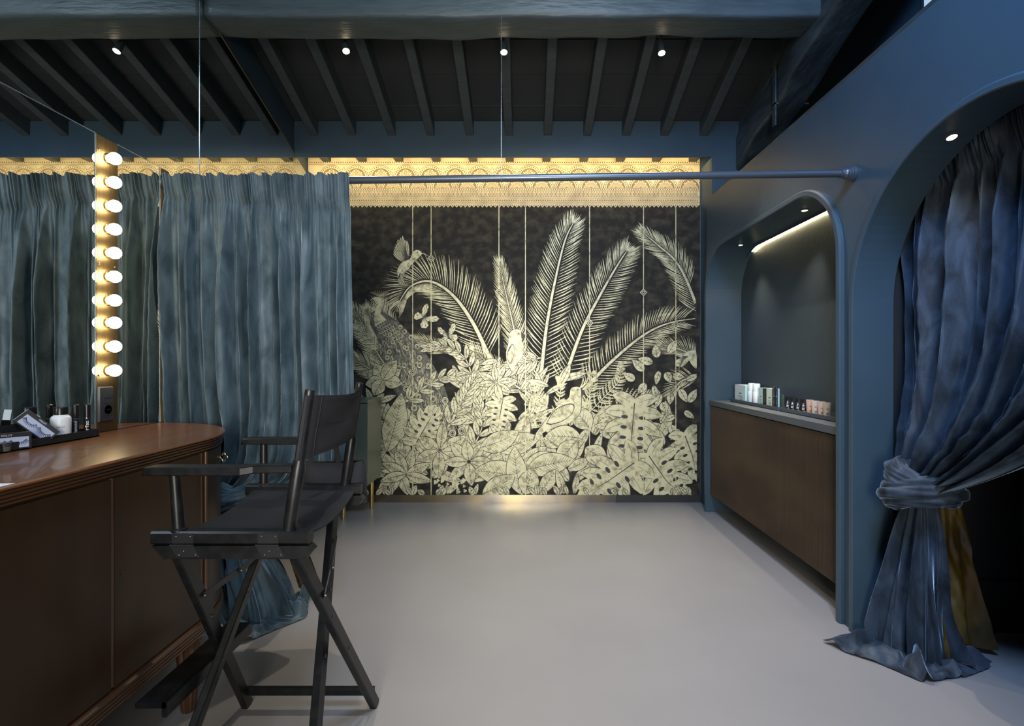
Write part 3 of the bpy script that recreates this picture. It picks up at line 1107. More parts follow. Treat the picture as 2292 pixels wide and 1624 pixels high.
def single(x, y_, ang, L_, w_, bend=0, veins=9, name='broad_leaf', wob=0.0, peak=0.45):
    mb = MB()
    leaf(mb, x, y_, ang, L_, w_, bend, veins, peak, IVI, wob, 1.5, 18)
    return mb.build(name, MM, MUR, fix=False)


# peacock -----------------------------------------------------------
mb = MB()
poly_px(mb, [(832, 700), (846, 692), (866, 702), (895, 722), (930, 760), (960, 800), (990, 850), (1010, 910), (1025, 1000), (985, 1010), (940, 940), (900, 900),
             (868, 850), (856, 790), (842, 750), (828, 725)], nl(), GRY)
poly_px(mb, [(838, 705), (842, 690), (848, 678), (846, 671), (838, 669), (830, 671), (841, 664), (850, 665), (856, 673), (855, 688), (852, 702), (866, 716), (840, 730)], nl(), IVI)
l = nl()
for i in range(9):
    line_px(mb, [(850, 664), (850 + 5 * (i - 4), 650 + abs(i - 4))], 0.7, l, IVI)
l = nl()
for r_ in range(6):
    for q in range(7):
        cx_, cy_ = 838 + q * 8 + r_ * 3, 708 + r_ * 7 + q * 4
        line_px(mb, [(cx_ - 4, cy_), (cx_, cy_ + 4), (cx_ + 4, cy_ + 1)], 1.1, l, IVI)
for i in range(420):
    t = rnd.random()
    s_ = rnd.uniform(-1, 1)
    cx_ = 868 + 140 * t + s_ * (24 - 4 * t) * 0.9
    cy_ = 742 + 235 * t ** 1.05 - s_ * 26
    line_px(mb, [(cx_, cy_), (cx_ + rnd.uniform(-2, 9), cy_ + rnd.uniform(6, 15))], [0.9, 0.3], l, IVI)
for i in range(46):
    t = (i + 0.5) / 46
    s_ = math.sin(i * 2.4)
    cx_ = 872 + 135 * t + s_ * 30
    cy_ = 745 + 245 * t ** 1.05 - s_ * 24 + rnd.uniform(-6, 6)
    r_ = 4.8 + 3.2 * t
    for rr, mi in ((r_ + 1.2, INK), (r_, IVI), (r_ * 0.72, GRY), (r_ * 0.5, IVI), (r_ * 0.36, INK)):
        poly_px(mb, [(cx_ + rr * math.cos(a), cy_ + rr * 1.12 * math.sin(a)) for a in np.linspace(0, 2 * pi, 12, endpoint=False)], nl(), mi)
mb.build('peacock', MM, MUR, fix=False)

# hummingbird
mb = MB()
for k in range(9):
    a = 148 - k * 5.5
    leaf(mb, 912, 590 - k * 0.8, a, 38 + 2.4 * k, 7, -6, 3, 0.6)
for k in range(8):
    a = 122 - k * 3.0
    leaf(mb, 916, 586 - k * 1.2, a, 56 - 2.5 * k, 7, -8, 3, 0.6)
body = bez([(893, 625), (890, 605), (900, 588), (918, 580), (924, 566), (932, 560), (942, 563), (944, 570), (936, 578), (924, 590), (914, 604), (904, 614), (898, 632)], 40)
poly_px(mb, [(903 + (a - 903) * 1.06, 595 + (b_ - 595) * 1.06) for a, b_ in body], nl(), INK)
poly_px(mb, body, nl(), IVI)
l = nl()
line_px(mb, [(943, 567), (952, 569), (959, 574)], [1.8, 1.2, 0.4], l, IVI)
poly_px(mb, [(935 + 1.6 * math.cos(a), 565 + 1.6 * math.sin(a)) for a in np.linspace(0, 2 * pi, 8, endpoint=False)], nl(), INK)
for i in range(40):
    t = rnd.random()
    cx_, cy_ = 895 + 34 * t + rnd.uniform(-4, 4), 618 - 44 * t + rnd.uniform(-5, 5)
    line_px(mb, [(cx_, cy_), (cx_ - 2.5, cy_ + 3.5)], [0.8, 0.3], l, INK)
for k in range(4):
    leaf(mb, 897, 612, 262 + k * 9, 26, 5, 4, 2)
mb.build('hummingbird', MM, MUR, fix=False)


def butterfly(x, y_, s_, rot):
    mb = MB()
    ca, sa = math.cos(rot), math.sin(rot)

    def T(u, v):
        return (x + (u * ca - v * sa) * s_, y_ + (u * sa + v * ca) * s_)
    up_ = [(0.05, 0), (0.25, -0.5), (0.6, -0.95), (0.95, -1.0), (1.0, -0.7), (0.8, -0.3), (0.4, 0.0)]
    lo_ = [(0.05, 0.02), (0.5, 0.02), (0.85, 0.15), (0.9, 0.5), (0.6, 0.8), (0.3, 0.7), (0.1, 0.3)]
    for sg in (-1, 1):
        for w_ in (up_, lo_):
            q = [(a * sg * (0.85 if sg < 0 else 1), b_) for a, b_ in w_]
            poly_px(mb, [T(a * 1.07, b_ * 1.07) for a, b_ in q], nl(), INK)
            poly_px(mb, [T(*p) for p in q], nl(), IVI)
            l = nl()
            for a, b_ in q[1:-1]:
                line_px(mb, [T(0, 0), T(a * 0.9, b_ * 0.9)], 0.7, l, INK)
                c = T(a * 0.72, b_ * 0.72)
                poly_px(mb, [(c[0] + 1.1 * math.cos(w2), c[1] + 1.1 * math.sin(w2)) for w2 in np.linspace(0, 6.28, 6, endpoint=False)], l, INK)
    line_px(mb, [T(0, -0.3), T(0, 0.1), T(0, 0.5)], [1.5, 3.0, 0.8], nl(), INK)
    mb.build('butterfly', MM, MUR, fix=False)


butterfly(950, 710, 24, 0.9)
butterfly(1003, 750, 22, -0.25)

# leaf groups, back to front
for p in ([(985, 860), (1010, 800), (1030, 775), (985, 770)],):
    spray([(1060, 850), (1040, 800), (1000, 775), (960, 778)], 9, 40, 12)
spray([(900, 905), (960, 860), (1010, 840), (1060, 850)], 8, 38, 12)
spray([(1000, 960), (1030, 910), (1045, 880), (1060, 850)], 8, 44, 14)
spray([(1120, 800), (1085, 850), (1070, 900)], 7, 40, 12)
spray([(1210, 800), (1150, 820), (1085, 850)], 9, 40, 12)
spray([(1060, 1000), (1080, 950), (1072, 905)], 6, 44, 14)
fern([(1190, 960), (1210, 900), (1190, 850)], 16, 30)
fern([(1235, 960), (1250, 900), (1255, 860), (1245, 842)], 16, 20)
fern([(1300, 940), (1350, 890), (1385, 850), (1388, 810)], 22, 34)
fern([(1345, 950), (1390, 900), (1440, 890), (1475, 880)], 18, 44)
fern([(1290, 930), (1320, 880), (1330, 830)], 16, 30)
for (x, y_, a) in ((1470, 800, 100), (1495, 790, 60), (1510, 815, 20), (1460, 812, 160), (1475, 830, 250), (1490, 832, 290), (1445, 858, 230), (1462, 862, 280),
                   (1420, 850, 150), (1478, 880, 250), (1500, 880, 270), (1520, 870, 300), (1440, 830, 130), (1505, 840, 350), (1535, 850, 20), (1490, 920, 240),
                   (1510, 930, 200), (1530, 920, 330), (1540, 900, 60), (1500, 950, 290), (1520, 960, 230), (1545, 950, 250), (1480, 900, 300), (1465, 905, 245)):
    mb = MB()
    leaf(mb, x, y_, a, rnd.uniform(24, 36), rnd.uniform(13, 19), rnd.uniform(-12, 12), 3, 0.4)
    mb.build('small_leaf', MM, MUR, fix=False)
for (x, y_, n, L_, w_) in ((850, 830, 6, 46, 30),):
    for a, LL in ((75, 46), (150, 42), (115, 40), (30, 46), (200, 40), (-10, 44), (235, 40), (60, 54)):
        single(858, 850, a, LL, 30, rnd.uniform(-15, 15), 6)
for i in range(26):
    single(rnd.uniform(806, 850), rnd.uniform(880, 1090), rnd.uniform(20, 160), rnd.uniform(28, 46), rnd.uniform(10, 18), rnd.uniform(-20, 20), 5)
single(868, 1010, 72, 135, 52, 8, 18, 'broad_leaf', 0.04)
monstera(1120, 925, 48, -100)
monstera(950, 960, 55, 60)
for (x, y_) in ((1098, 915),):
    whorl(1110, 855, 8, 44, 15, 10)
whorl(985, 1008, 6, 62, 26, 20)
whorl(895, 1052, 9, 66, 22, 10)
whorl(830, 1040, 7, 46, 15, 0)
whorl(1050, 1032, 8, 56, 24, 0)
whorl(1130, 985, 7, 44, 16, 20)
single(1180, 930, 250, 80, 34, 10)
single(1120, 1010, 30, 95, 46, -20, 12)
single(1075, 1000, 10, 95, 44, 25, 12)
single(1250, 1020, 200, 95, 52, 12, 12)
single(1300, 980, 170, 80, 48, 12, 10)
single(1320, 960, 120, 64, 44, 20, 8)
single(1310, 1000, -40, 60, 44, 15, 8)
single(1290, 985, 230, 70, 44, 0, 8)
single(1180, 1052, 20, 108, 50, -14, 14)
single(1165, 1070, 160, 105, 56, 20, 14)
single(1170, 1106, 110, 110, 46, -20, 12)
single(1175, 1104, 70, 60, 46, 10, 9)
single(1080, 1104, 20, 84, 44, 20, 12)
single(1210, 1102, 60, 66, 30, -10, 9)
single(1262, 1104, 105, 56, 18, 5, 6)
single(1285, 1104, 80, 46, 14, 5, 6)
for a in (70, 110, 20, 150, -20, 190):
    single(910, 1060, a, 60, 22, 10, 8)
monstera(1545, 1010, 62, -70, sq=0.85)
monstera(1415, 952, 82, -95)
monstera(1480, 1060, 80, -55)
monstera(1375, 1065, 86, 215)
# berries
for i in range(34):
    mb = MB()
    x, y_ = rnd.uniform(975, 1045), rnd.uniform(1055, 1102)
    l = nl()
    r_ = rnd.uniform(3, 5)
    poly_px(mb, [(x + r_ * (1 + 0.25 * math.cos(3 * a)) * math.cos(a), y_ + r_ * (1 + 0.25 * math.cos(3 * a)) * math.sin(a)) for a in np.linspace(0, 2 * pi, 12, endpoint=False)], l, IVI)
    mb.build('berry', MM, MUR, fix=False)


def bird(body, wing, eye, beak, name, extra=None, beakfill=INK):
    mb = MB()
    B = bez(body, 60)
    cx_, cy_ = sum(p[0] for p in B) / len(B), sum(p[1] for p in B) / len(B)
    poly_px(mb, [(cx_ + (a - cx_) * 1.035, cy_ + (b_ - cy_) * 1.02) for a, b_ in B], nl(), INK)
    poly_px(mb, B, nl(), IVI)
    if wing:
        Wg = bez(wing, 30)
        poly_px(mb, Wg, nl(), INK)
        c2 = (sum(p[0] for p in Wg) / len(Wg), sum(p[1] for p in Wg) / len(Wg))
        poly_px(mb, [(c2[0] + (a - c2[0]) * 0.93, c2[1] + (b_ - c2[1]) * 0.90) for a, b_ in Wg], nl(), IVI)
        l = nl()
        for i in range(9):
            f_ = i / 9
            a0 = Wg[int(4 + f_ * 10)]
            line_px(mb, [a0, (a0[0] * 0.45 + c2[0] * 0.55 - 6, a0[1] * 0.45 + c2[1] * 0.55 + 5)], [0.9, 0.3], l, INK)
    l = nl()
    poly_px(mb, beak, l, beakfill)
    l = nl()
    for rr, mi in ((3.2, INK), (2.4, IVI), (1.3, INK)):
        poly_px(mb, [(eye[0] + rr * math.cos(a), eye[1] + rr * math.sin(a)) for a in np.linspace(0, 2 * pi, 10, endpoint=False)], nl(), mi)
    if extra:
        l = nl()
        for pts in extra:
            line_px(mb, pts, [3.0] + [2.4] * (len(pts) - 2) + [0.5], l, IVI)
    return mb.build(name, MM, MUR, fix=False)


bird([(1200, 968), (1225, 935), (1250, 905), (1272, 890), (1277, 870), (1288, 865), (1299, 868), (1300, 882), (1300, 905), (1296, 925), (1275, 945), (1240, 955), (1215, 968), (1195, 985)],
     [(1222, 948), (1240, 918), (1270, 903), (1285, 906), (1280, 925), (1258, 942), (1232, 950)], (1293, 872), [(1299, 870), (1308, 873), (1307, 884), (1301, 882)], 'crested_bird',
     [[(1302, 866), (1312, 856), (1317, 840), (1316, 826)], [(1300, 867), (1308, 858), (1311, 846)], [(1298, 867), (1303, 857), (1303, 848)]])
bird([(1135, 812), (1133, 790), (1138, 768), (1140, 748), (1150, 738), (1163, 738), (1170, 748), (1168, 760), (1172, 775), (1170, 795), (1158, 812), (1146, 830)],
     [(1136, 805), (1137, 785), (1146, 770), (1152, 778), (1150, 798), (1142, 815)], (1160, 747), [(1166, 742), (1173, 748), (1173, 760), (1167, 757)], 'macaw', None)
bird([(1556, 784), (1545, 784), (1533, 789), (1524, 800), (1518, 826), (1526, 812), (1540, 806), (1546, 815), (1557, 824), (1558, 800)],
     None, (1550, 795), [(1526, 796), (1518, 826), (1529, 806), (1540, 797)], 'toucan', None, GRY)
mb = MB()
for i in range(40):
    x = rnd.uniform(806, 1555)
    leaf(mb, x, 1106, rnd.uniform(40, 140), rnd.uniform(16, 28), rnd.uniform(8, 13), rnd.uniform(-20, 20), 3, n=8)
o = mb.build('ground_leaves', MM, MUR, fix=False)
o['kind'] = 'stuff'

# cove light behind the pelmet
ls = thing('led_strip', 'warm light strip hidden in the cove above the gold frieze', 'light', (-0.2, YF + 0.015, 2.98))
b = MB()
b.box(-1.91, YF + 0.001, 2.957, 1.55, YF + 0.010, 2.985)
b.build('channel', M_wall, ls)
b = MB()
b.box(-1.90, YF + 0.0105, 2.962, 1.54, YF + 0.013, 2.978)
b.build('diffuser', M_led, ls)

# ------------------------------------------------------------------ ceiling spotlights
def ceiling_spot(x, Y, z, top, label, aim, power):
    t = thing('ceiling_spotlight', label, 'light', (x, Y, z), 'spotlights under the rafters')
    d = (Vector(aim) - Vector((x, Y, z))).normalized()
    c = Vector((x, Y, z))
    back = c - d * 0.07
    MB().tube([(x, Y, top), (back.x, back.y, back.z - 0.0)], 0.008, 8).lathe([(0.02, 0), (0.02, -0.012)], (x, Y, top), (0, 0, 1), 14).build('stem', M_spotbody, t, smooth=True)
    MB().lathe([(0.016, 0.0), (0.022, 0.012), (0.0235, 0.075), (0.022, 0.076)], back - d * 0.004, d, 18).build('body', M_spotbody, t, smooth=True)
    MB().lathe([(0.0215, 0.0), (0.0215, 0.003), (0.015, 0.0085), (0.005, 0.011)], c + d * 0.0025, d, 18).build('lamp', M_lamp, t, smooth=True)
    spot('spot_beam', c + d * 0.03, aim, power, WARM, 70, 0.7, 0.02)


ceiling_spot(-1.173, 3.37, 3.285, zbd(3.37) + 0.002, 'leftmost ceiling spotlight, nearest the wall mirror', (-0.45, 2.3, 0.0), 150)
ceiling_spot(-0.138, 3.37, 3.278, zr(3.37) + 0.002, 'middle ceiling spotlight beside the steel wire', (0.1, 2.6, 0.0), 150)
ceiling_spot(0.897, 3.37, 3.272, zbd(3.37) + 0.002, 'rightmost ceiling spotlight, towards the partition', (1.0, 2.6, 0.0), 210)
spot('assumed_near_beam', (0.9, 0.9, 3.4), (0.70, 1.85, 0), 190, WARM, 45, 0.8, 0.03)  # assumed ceiling spot out of view, added for the warm floor pool

# ------------------------------------------------------------------ niche: lights, cabinet, counter
def downlight(x, y_, z, label, power, ang=70, nrm=(0, 0, -1), aim=None):
    t = thing('downlight', label, 'light', (x, y_, z))
    n_ = Vector(nrm)
    c = Vector((x, y_, z))
    MB().lathe([(0.024, 0), (0.024, 0.003), (0.017, 0.004), (0.017, 0.002)], c, n_, 18).build('bezel', M_spotbody, t, smooth=True)
    MB().lathe([(0.0165, 0.0), (0.0165, 0.0035), (0.006, 0.006)], c, n_, 18).build('lamp', M_lamp, t, smooth=True)
    spot('down_beam', c + n_ * 0.02, aim if aim else c + n_, power, WARM, ang, 1.0, 0.015)


NL = 1.655
downlight(NL, NL * F / (1657 - CX), NTOP, 'recessed downlight at the far end of the niche', 36, aim=(1.60, 3.75, 0.9))
downlight(NL, NL * F / (1801 - CX), NTOP, 'recessed downlight at the near end of the niche', 36, aim=(1.60, 3.45, 0.9))
b = MB()
b.tube([(NXB - 0.012, p[0] - n_[0] * 0.007, p[1] - n_[1] * 0.007) for p, n_ in pn[14:34]], 0.0032, 8)
tag(b.build('led_strip', M_led2), 'warm light strip along the top back edge of the niche', 'light')

lp = MB()  # added lip in place of a slot, shields the soffit from the strip
vs = []
for p, n_ in pn[12:34]:
    for o_, x_ in ((0.0, NXB - 0.030), (0.016, NXB - 0.030), (0.016, NXB - 0.026), (0.0, NXB - 0.026)):
        vs.append((x_, p[0] - n_[0] * o_, p[1] - n_[1] * o_))
n_p = len(vs) // 4
lp.add(vs, [(i * 4 + q, i * 4 + (q + 1) % 4, (i + 1) * 4 + (q + 1) % 4, (i + 1) * 4 + q) for i in range(n_p - 1) for q in range(4)])
lp.build('light_lip', M_niche, wright)
cab = thing('wall_cabinet', 'floating walnut cabinet with three fluted doors in the niche', 'cabinet', (1.66, 3.37, 0.146))
CXF = 1.535
MB().box(CXF + 0.02, NY0 + 0.003, 0.146, NXB - 0.001, NY1 - 0.003, 0.885).build('carcass', M_ribback, cab)
dy = (NY1 - NY0 - 0.010) / 3
for d in range(3):
    ya = NY0 + 0.005 + d * dy + 0.0025
    yb = ya + dy - 0.005
    door = MB().box(CXF + 0.008, ya, 0.150, CXF + 0.019, yb, 0.880).build('door', M_ribback, cab)
    rb = MB()
    nrib = 52
    for i in range(nrib):
        a = ya + (yb - ya) * (i + 0.5) / nrib
        w = (yb - ya) / nrib * 0.36
        vs = []
        for z_ in (0.150, 0.880):
            vs += [(CXF + 0.008, a - w, z_), (CXF + 0.001, a - w * 0.8, z_), (CXF, a, z_), (CXF + 0.001, a + w * 0.8, z_), (CXF + 0.008, a + w, z_)]
        rb.add(vs, [(0, 1, 6, 5), (1, 2, 7, 6), (2, 3, 8, 7), (3, 4, 9, 8), (0, 4, 3, 2, 1), (5, 6, 7, 8, 9)])
    r_ = rb.build('fluting', M_rib, door)
    r_['kind'] = 'stuff'
ct = MB().box(CXF - 0.008, NY0 + 0.002, 0.888, NXB - 0.001, NY1 - 0.002, 0.927)
ct.m[5] = 1
tag(ct.build('counter', [M_counter, M_tray]), 'grey counter top on the fluted cabinet in the niche', 'counter')


def tray(name, label, x0, y0, x1, y1, z, lip, m, back=None, group=None):
    t = thing(name, label, 'tray', ((x0 + x1) / 2, (y0 + y1) / 2, z), group)
    MB().box(x0, y0, z, x1, y1, z + 0.004).build('base', m, t)
    b_ = MB()
    th = 0.004
    # rounded-corner rim
    def ring(i):
        c = 0.008 - i
        out = []
        for (cx_, cy_, a0) in ((x1 - 0.008, y1 - 0.008, 0), (x0 + 0.008, y1 - 0.008, pi / 2), (x0 + 0.008, y0 + 0.008, pi), (x1 - 0.008, y0 + 0.008, 1.5 * pi)):
            for k_ in range(5):
                a = a0 + pi / 2 * k_ / 4
                out.append((cx_ + c * math.cos(a), cy_ + c * math.sin(a)))
        return out
    o_, i_ = ring(0), ring(th)
    n = len(o_)
    vs = [(a, b2, z) for a, b2 in o_] + [(a, b2, z + lip) for a, b2 in o_] + [(a, b2, z + lip) for a, b2 in i_] + [(a, b2, z + 0.004) for a, b2 in i_]
    fs = []
    for k_ in range(n):
        k2 = (k_ + 1) % n
        for q in range(3):
            fs.append((q * n + k_, q * n + k2, (q + 1) * n + k2, (q + 1) * n + k_))
    b_.add(vs, fs)
    b_.build('rim', m, t)
    if back:
        MB().box(back[0], y0 + 0.004, z + 0.004, back[1], y1 - 0.02, z + back[2]).build('back_panel', m, t)
    return t


ZC = 0.927


def ny(px, X):
    return X * F / (px - CX)


TX = 1.640
tray('tray', 'far slate tray on the niche counter holding mint boxes', TX, ny(1742, TX), 1.775, ny(1634, TX), ZC, 0.026, M_tray)
tray('tray', 'near slate tray on the niche counter holding make-up tubes', TX, 2.60, 1.775, ny(1741, TX) - 0.012, ZC, 0.026, M_tray)
ZT = ZC + 0.004


def card_box(label, x0, y0, x1, y1, z0, h, m_side, m_front, name='carton', print_=True):
    t = thing(name, label, 'box', ((x0 + x1) / 2, (y0 + y1) / 2, z0))
    b_ = MB().box(x0, y0, z0, x1, y1, z0 + h)
    b_.m = [0, 0, 1, 0, 1, 0]    # the short ends use the second stock
    b_.build('body', [m_side, m_front], t)
    if print_:
        p = MB()
        for k_ in range(4):
            zz_ = z0 + h * (0.36 - 0.07 * k_)
            p.box(x0 - 0.0004, y0 + (y1 - y0) * 0.25, zz_, x0, y0 + (y1 - y0) * (0.75 - 0.08 * k_), zz_ + h * 0.018)
        p.box(x0 - 0.0004, y0 + (y1 - y0) * 0.35, z0 + h * 0.5, x0, y0 + (y1 - y0) * 0.6, z0 + h * 0.55)
        p.build('printed_lines', M_ink2, t)
    return t


def hgt(px, topy, X):
    return H + (CY - topy) * (ny(px, X)) / F - ZT


XI = 1.668
card_box('large mint green and white carton at the far end of the niche counter', XI, ny(1668, XI), XI + 0.085, ny(1645, XI), ZT, 0.135, M_mintwhite, M_mint)


def spray_bottle(px, label, ty):
    Y = ny(px, 1.70)
    t = thing('bottle', label, 'bottle', (1.70, Y, ZT), 'white spray bottles in the niche')
    h = hgt(px, ty, 1.70)
    MB().lathe([(0.024, 0), (0.0265, 0.004), (0.0265, h * 0.60), (0.024, h * 0.635)], (1.70, Y, ZT), n=18).build('body', M_white, t, smooth=True)
    MB().lathe([(0.0245, h * 0.636), (0.0245, h * 0.97), (0.021, h)], (1.70, Y, ZT), n=18).build('cap', M_mintwhite, t, smooth=True)


spray_bottle(1682.5, 'left white spray bottle next to the large mint carton', 857)
spray_bottle(1693.5, 'right white spray bottle next to the slim mint carton', 858)
card_box('slim mint carton between white bottles and black carton', XI, ny(1706.5, XI), XI + 0.05, ny(1698, XI), ZT, 0.130, M_mint, M_mint)
card_box('slim black carton between two pale cartons in the niche', XI, ny(1714, XI), XI + 0.05, ny(1707, XI), ZT, 0.130, M_black, M_black, print_=False)
card_box('cream and pale blue carton beside the black slim tubes', XI, ny(1728.5, XI), XI + 0.05, ny(1715.5, XI), ZT, 0.134, M_cream, M_paleblue)


def wand(px, X, label, h, zbase=ZT, r=0.0085, group='black mascara tubes in the niche', band=True, Y=None, txt=None):
    Y = ny(px, X) if Y is None else Y
    t = thing('mascara_tube', label, 'cosmetics', (X, Y, zbase), group)
    MB().lathe([(r * 0.92, 0), (r, 0.003), (r, h * 0.56), (r * 0.95, h * 0.565)], (X, Y, zbase), n=16).build('body', M_black, t, smooth=True)
    MB().lathe([(r, h * 0.585), (r, h * 0.985), (r * 0.8, h)], (X, Y, zbase), n=16).build('cap', M_black, t, smooth=True)
    if band:
        MB().lathe([(r * 1.01, h * 0.565), (r * 1.01, h * 0.585)], (X, Y, zbase), n=16).build('band', M_screw, t, smooth=True)
    return t


wand(1732, 1.665, 'left slim black tube at the end of the far tray', 0.150)
wand(1737.5, 1.665, 'right slim black tube at the end of the far tray', 0.150)
sm = MB().box(1.73, ny(1756, 1.74), ZT, 1.736, ny(1741, 1.74), ZT + 0.095)
tag(sm.build('acrylic_plate', M_smoke), 'smoked acrylic plate standing at the end of the near tray', 'plate')


def cream_tube(px, topy, label, m_body, m_cap, group, capfrac, lines, turn=0.6):
    X = 1.70
    Y = ny(px, X)
    h = hgt(px, topy, X)
    t = thing('cream_tube', label, 'cosmetics', (X, Y, ZT), group)
    hc = h * capfrac
    r = 0.0185
    MB().lathe([(r * 0.96, 0), (r, 0.002), (r, hc), (r * 0.96, hc)], (X, Y, ZT), n=18).build('cap', m_cap, t, smooth=True)
    # body: round at the cap, flattening to a crimp
    n = 18
    rows = []
    for i in range(9):
        f_ = i / 8
        e = 1 - f_ ** 1.2
        rows.append([(X + r * (0.08 + 0.92 * e) * math.cos(a), Y + r * (1.0 + 0.12 * f_) * math.sin(a), ZT + hc + (h - hc) * f_) for a in np.linspace(0, 2 * pi, n, endpoint=False)])
    rows = np.array(rows)
    ct_, st_2 = math.cos(turn), math.sin(turn)
    rx, ry = rows[..., 0] - X, rows[..., 1] - Y
    rows[..., 0], rows[..., 1] = X + rx * ct_ - ry * st_2, Y + rx * st_2 + ry * ct_
    b_ = MB().grid(rows, closed_u=True)
    b_.f.append(tuple(8 * n + q for q in range(n)))
    b_.m.append(0)
    body_ = b_.build('body', m_body, t, smooth=True)
    p = MB()
    for q, (f0, w_) in enumerate(lines):
        zz_ = ZT + hc + (h - hc) * f0
        e = 1 - f0 ** 1.2
        xx = X - r * (0.08 + 0.92 * e) - 0.0006
        q0 = len(p.v)
        p.box(xx, Y - w_ * r, zz_, xx + 0.0004, Y + w_ * 0.2 * r, zz_ + 0.0035)
        for vi in range(q0, len(p.v)):
            ax_, ay_, az_ = p.v[vi]
            p.v[vi] = (X + (ax_ - X) * ct_ - (ay_ - Y) * st_2, Y + (ax_ - X) * st_2 + (ay_ - Y) * ct_, az_)
    p.build('print', M_paper if m_body is M_black else M_ink2, t)


for i, (px, ty) in enumerate(((1764, 888), (1774.5, 890), (1786.5, 892), (1799, 893.5))):
    cream_tube(px, ty, '%s black make-up tube in the near niche tray' % ('first', 'second', 'third', 'fourth')[i] + ', counted from the mural end',
               M_black, M_skin if i < 2 else M_skin2, 'black make-up tubes in the niche', 0.17, ((0.15, 0.5), (0.25, 0.6), (0.38, 0.3), (0.48, 0.5), (0.6, 0.3)))
for i, (px, ty) in enumerate(((1813, 894), (1825, 896), (1839, 898), (1851, 900))):
    cream_tube(px, ty, '%s beige make-up tube in the near niche tray' % ('first', 'second', 'third', 'fourth')[i] + ', counted from the black tubes',
               M_beige[i], M_beige[i], 'beige make-up tubes in the niche', 0.12, ((0.1, 0.4), (0.2, 0.5), (0.5, 0.4)), 0.95)
sg = thing('price_card', 'small clear leaning card holder at the near end of the niche tray', 'card', (1.69, 2.72, ZT))
b = MB()
b.add([(1.67, 2.66, ZT), (1.67, 2.735, ZT), (1.745, 2.735, ZT + 0.085), (1.745, 2.66, ZT + 0.085), (1.672, 2.66, ZT), (1.672, 2.735, ZT), (1.747, 2.735, ZT + 0.085), (1.747, 2.66, ZT + 0.085)],
      [(0, 1, 2, 3), (4, 7, 6, 5), (0, 4, 5, 1), (1, 5, 6, 2), (2, 6, 7, 3), (3, 7, 4, 0)])
b.build('plate', M_smoke, sg)
MB().box(1.645, 2.68, ZT, 1.67, 2.73, ZT + 0.012).build('foot', M_mintwhite, sg)

# arch spotlight in the reveal soffit
ax, ay = 1.605, 1.605 * F / (2130 - CX)
az = ATOP - AR + math.sqrt(max(0, AR ** 2 - (ay - (AY0 + AY1) / 2) ** 2))
nn = Vector((0, -(ay - (AY0 + AY1) / 2), -(az - (ATOP - AR)))).normalized()
downlight(ax, ay, az, 'bright recessed spotlight in the soffit of the large arch', 9, 80, tuple(nn), (1.72, 1.95, 0.9))

# ------------------------------------------------------------------ curtain rod, wire
RY = 2.376
zl, zrr = H + (CY - 409) / (F / RY), H + (CY - 388) / (F / RY)
rod = thing('curtain_rod', 'long blue-grey curtain rod spanning from vanity mirror to partition', 'curtain rod', (0, RY, zl))
MB().tube([(XM + 0.002, RY, zl), (XR - 0.002, RY, zrr)], 0.0165, 20).build('pole', M_rod, rod, smooth=True)
for (xx, zz_, sg_) in ((XR, zrr, -1), (XM + 0.001, zl, 1)):
    MB().lathe([(0.036, 0.0), (0.037, 0.008), (0.033, 0.012), (0.034, 0.017), (0.029, 0.022), (0.030, 0.027), (0.025, 0.032), (0.026, 0.037), (0.021, 0.043), (0.021, 0.06), (0.017, 0.062)],
               (xx, RY, zz_), (sg_, 0, 0), 24).build('flange', M_rod, rod, smooth=True)
xw = (1122 - CX) / (F / RY)
zw = zl + (zrr - zl) * (xw - XM) / (XR - XM)
wr_ = thing('suspension_wire', 'thin steel wire hanging from the roof and holding the curtain rod', 'wire', (xw, RY, zw))
MB().tube([(xw, RY, zw + 0.016), (xw, RY, zbd(RY) + 0.004)], 0.001, 6).build('cable', M_wire, wr_)
MB().tube([(xw + 0.0005, RY - 0.0002 + 0.018 * math.cos(a), zw + 0.018 * math.sin(a)) for a in np.linspace(0, 2 * pi, 17)], 0.0012, 6).build('loop', M_wire, wr_)

# ------------------------------------------------------------------ tied-back velvet curtains
def smooth_noise(u, v, fu, fv, R):
    out = np.zeros_like(u)
    for q in range(5):
        a, b_, c = R.uniform(0, 6.28, 3)
        out += np.sin(fu * (0.6 + 0.5 * q) * u + a + 1.7 * np.sin(fv * (0.5 + 0.4 * q) * v + b_)) * np.cos(fv * (0.6 + 0.3 * q) * v + c) / (1 + 0.5 * q)
    return out / 2.2


def bez3(p0, p1, p2, p3, t):
    t = t[..., None]
    return (1 - t) ** 3 * p0 + 3 * (1 - t) ** 2 * t * p1 + 3 * (1 - t) * t ** 2 * p2 + t ** 3 * p3


def normals(P):
    du = np.gradient(P, axis=1)
    dv = np.gradient(P, axis=0)
    n = np.cross(du, dv)
    return n / (np.linalg.norm(n, axis=2, keepdims=True) + 1e-9)


def folds(u, v, N, R, drift=0.35):
    w = u + 0.018 * np.sin(u * 23 + R.uniform(0, 6)) + 0.011 * np.sin(u * 57 + R.uniform(0, 6))
    ph = 2 * pi * N * w + drift * 2 * pi * smooth_noise(u * 3.0, v * 1.0, 2.0, 2.0, R)
    f = np.sin(ph)
    f = 1 - 2 * np.abs(np.sin(ph / 2 + 0.35 * np.sin(ph / 2))) ** 0.9
    g = np.sin(ph * 0.5 + 1.1 + 0.8 * smooth_noise(u, v, 6, 2.5, R))
    h = np.sin(ph * 2.0 + 2.0 * smooth_noise(u, v, 5, 3, R) + 0.4)
    return 0.60 * f + 0.45 * g + 0.16 * h


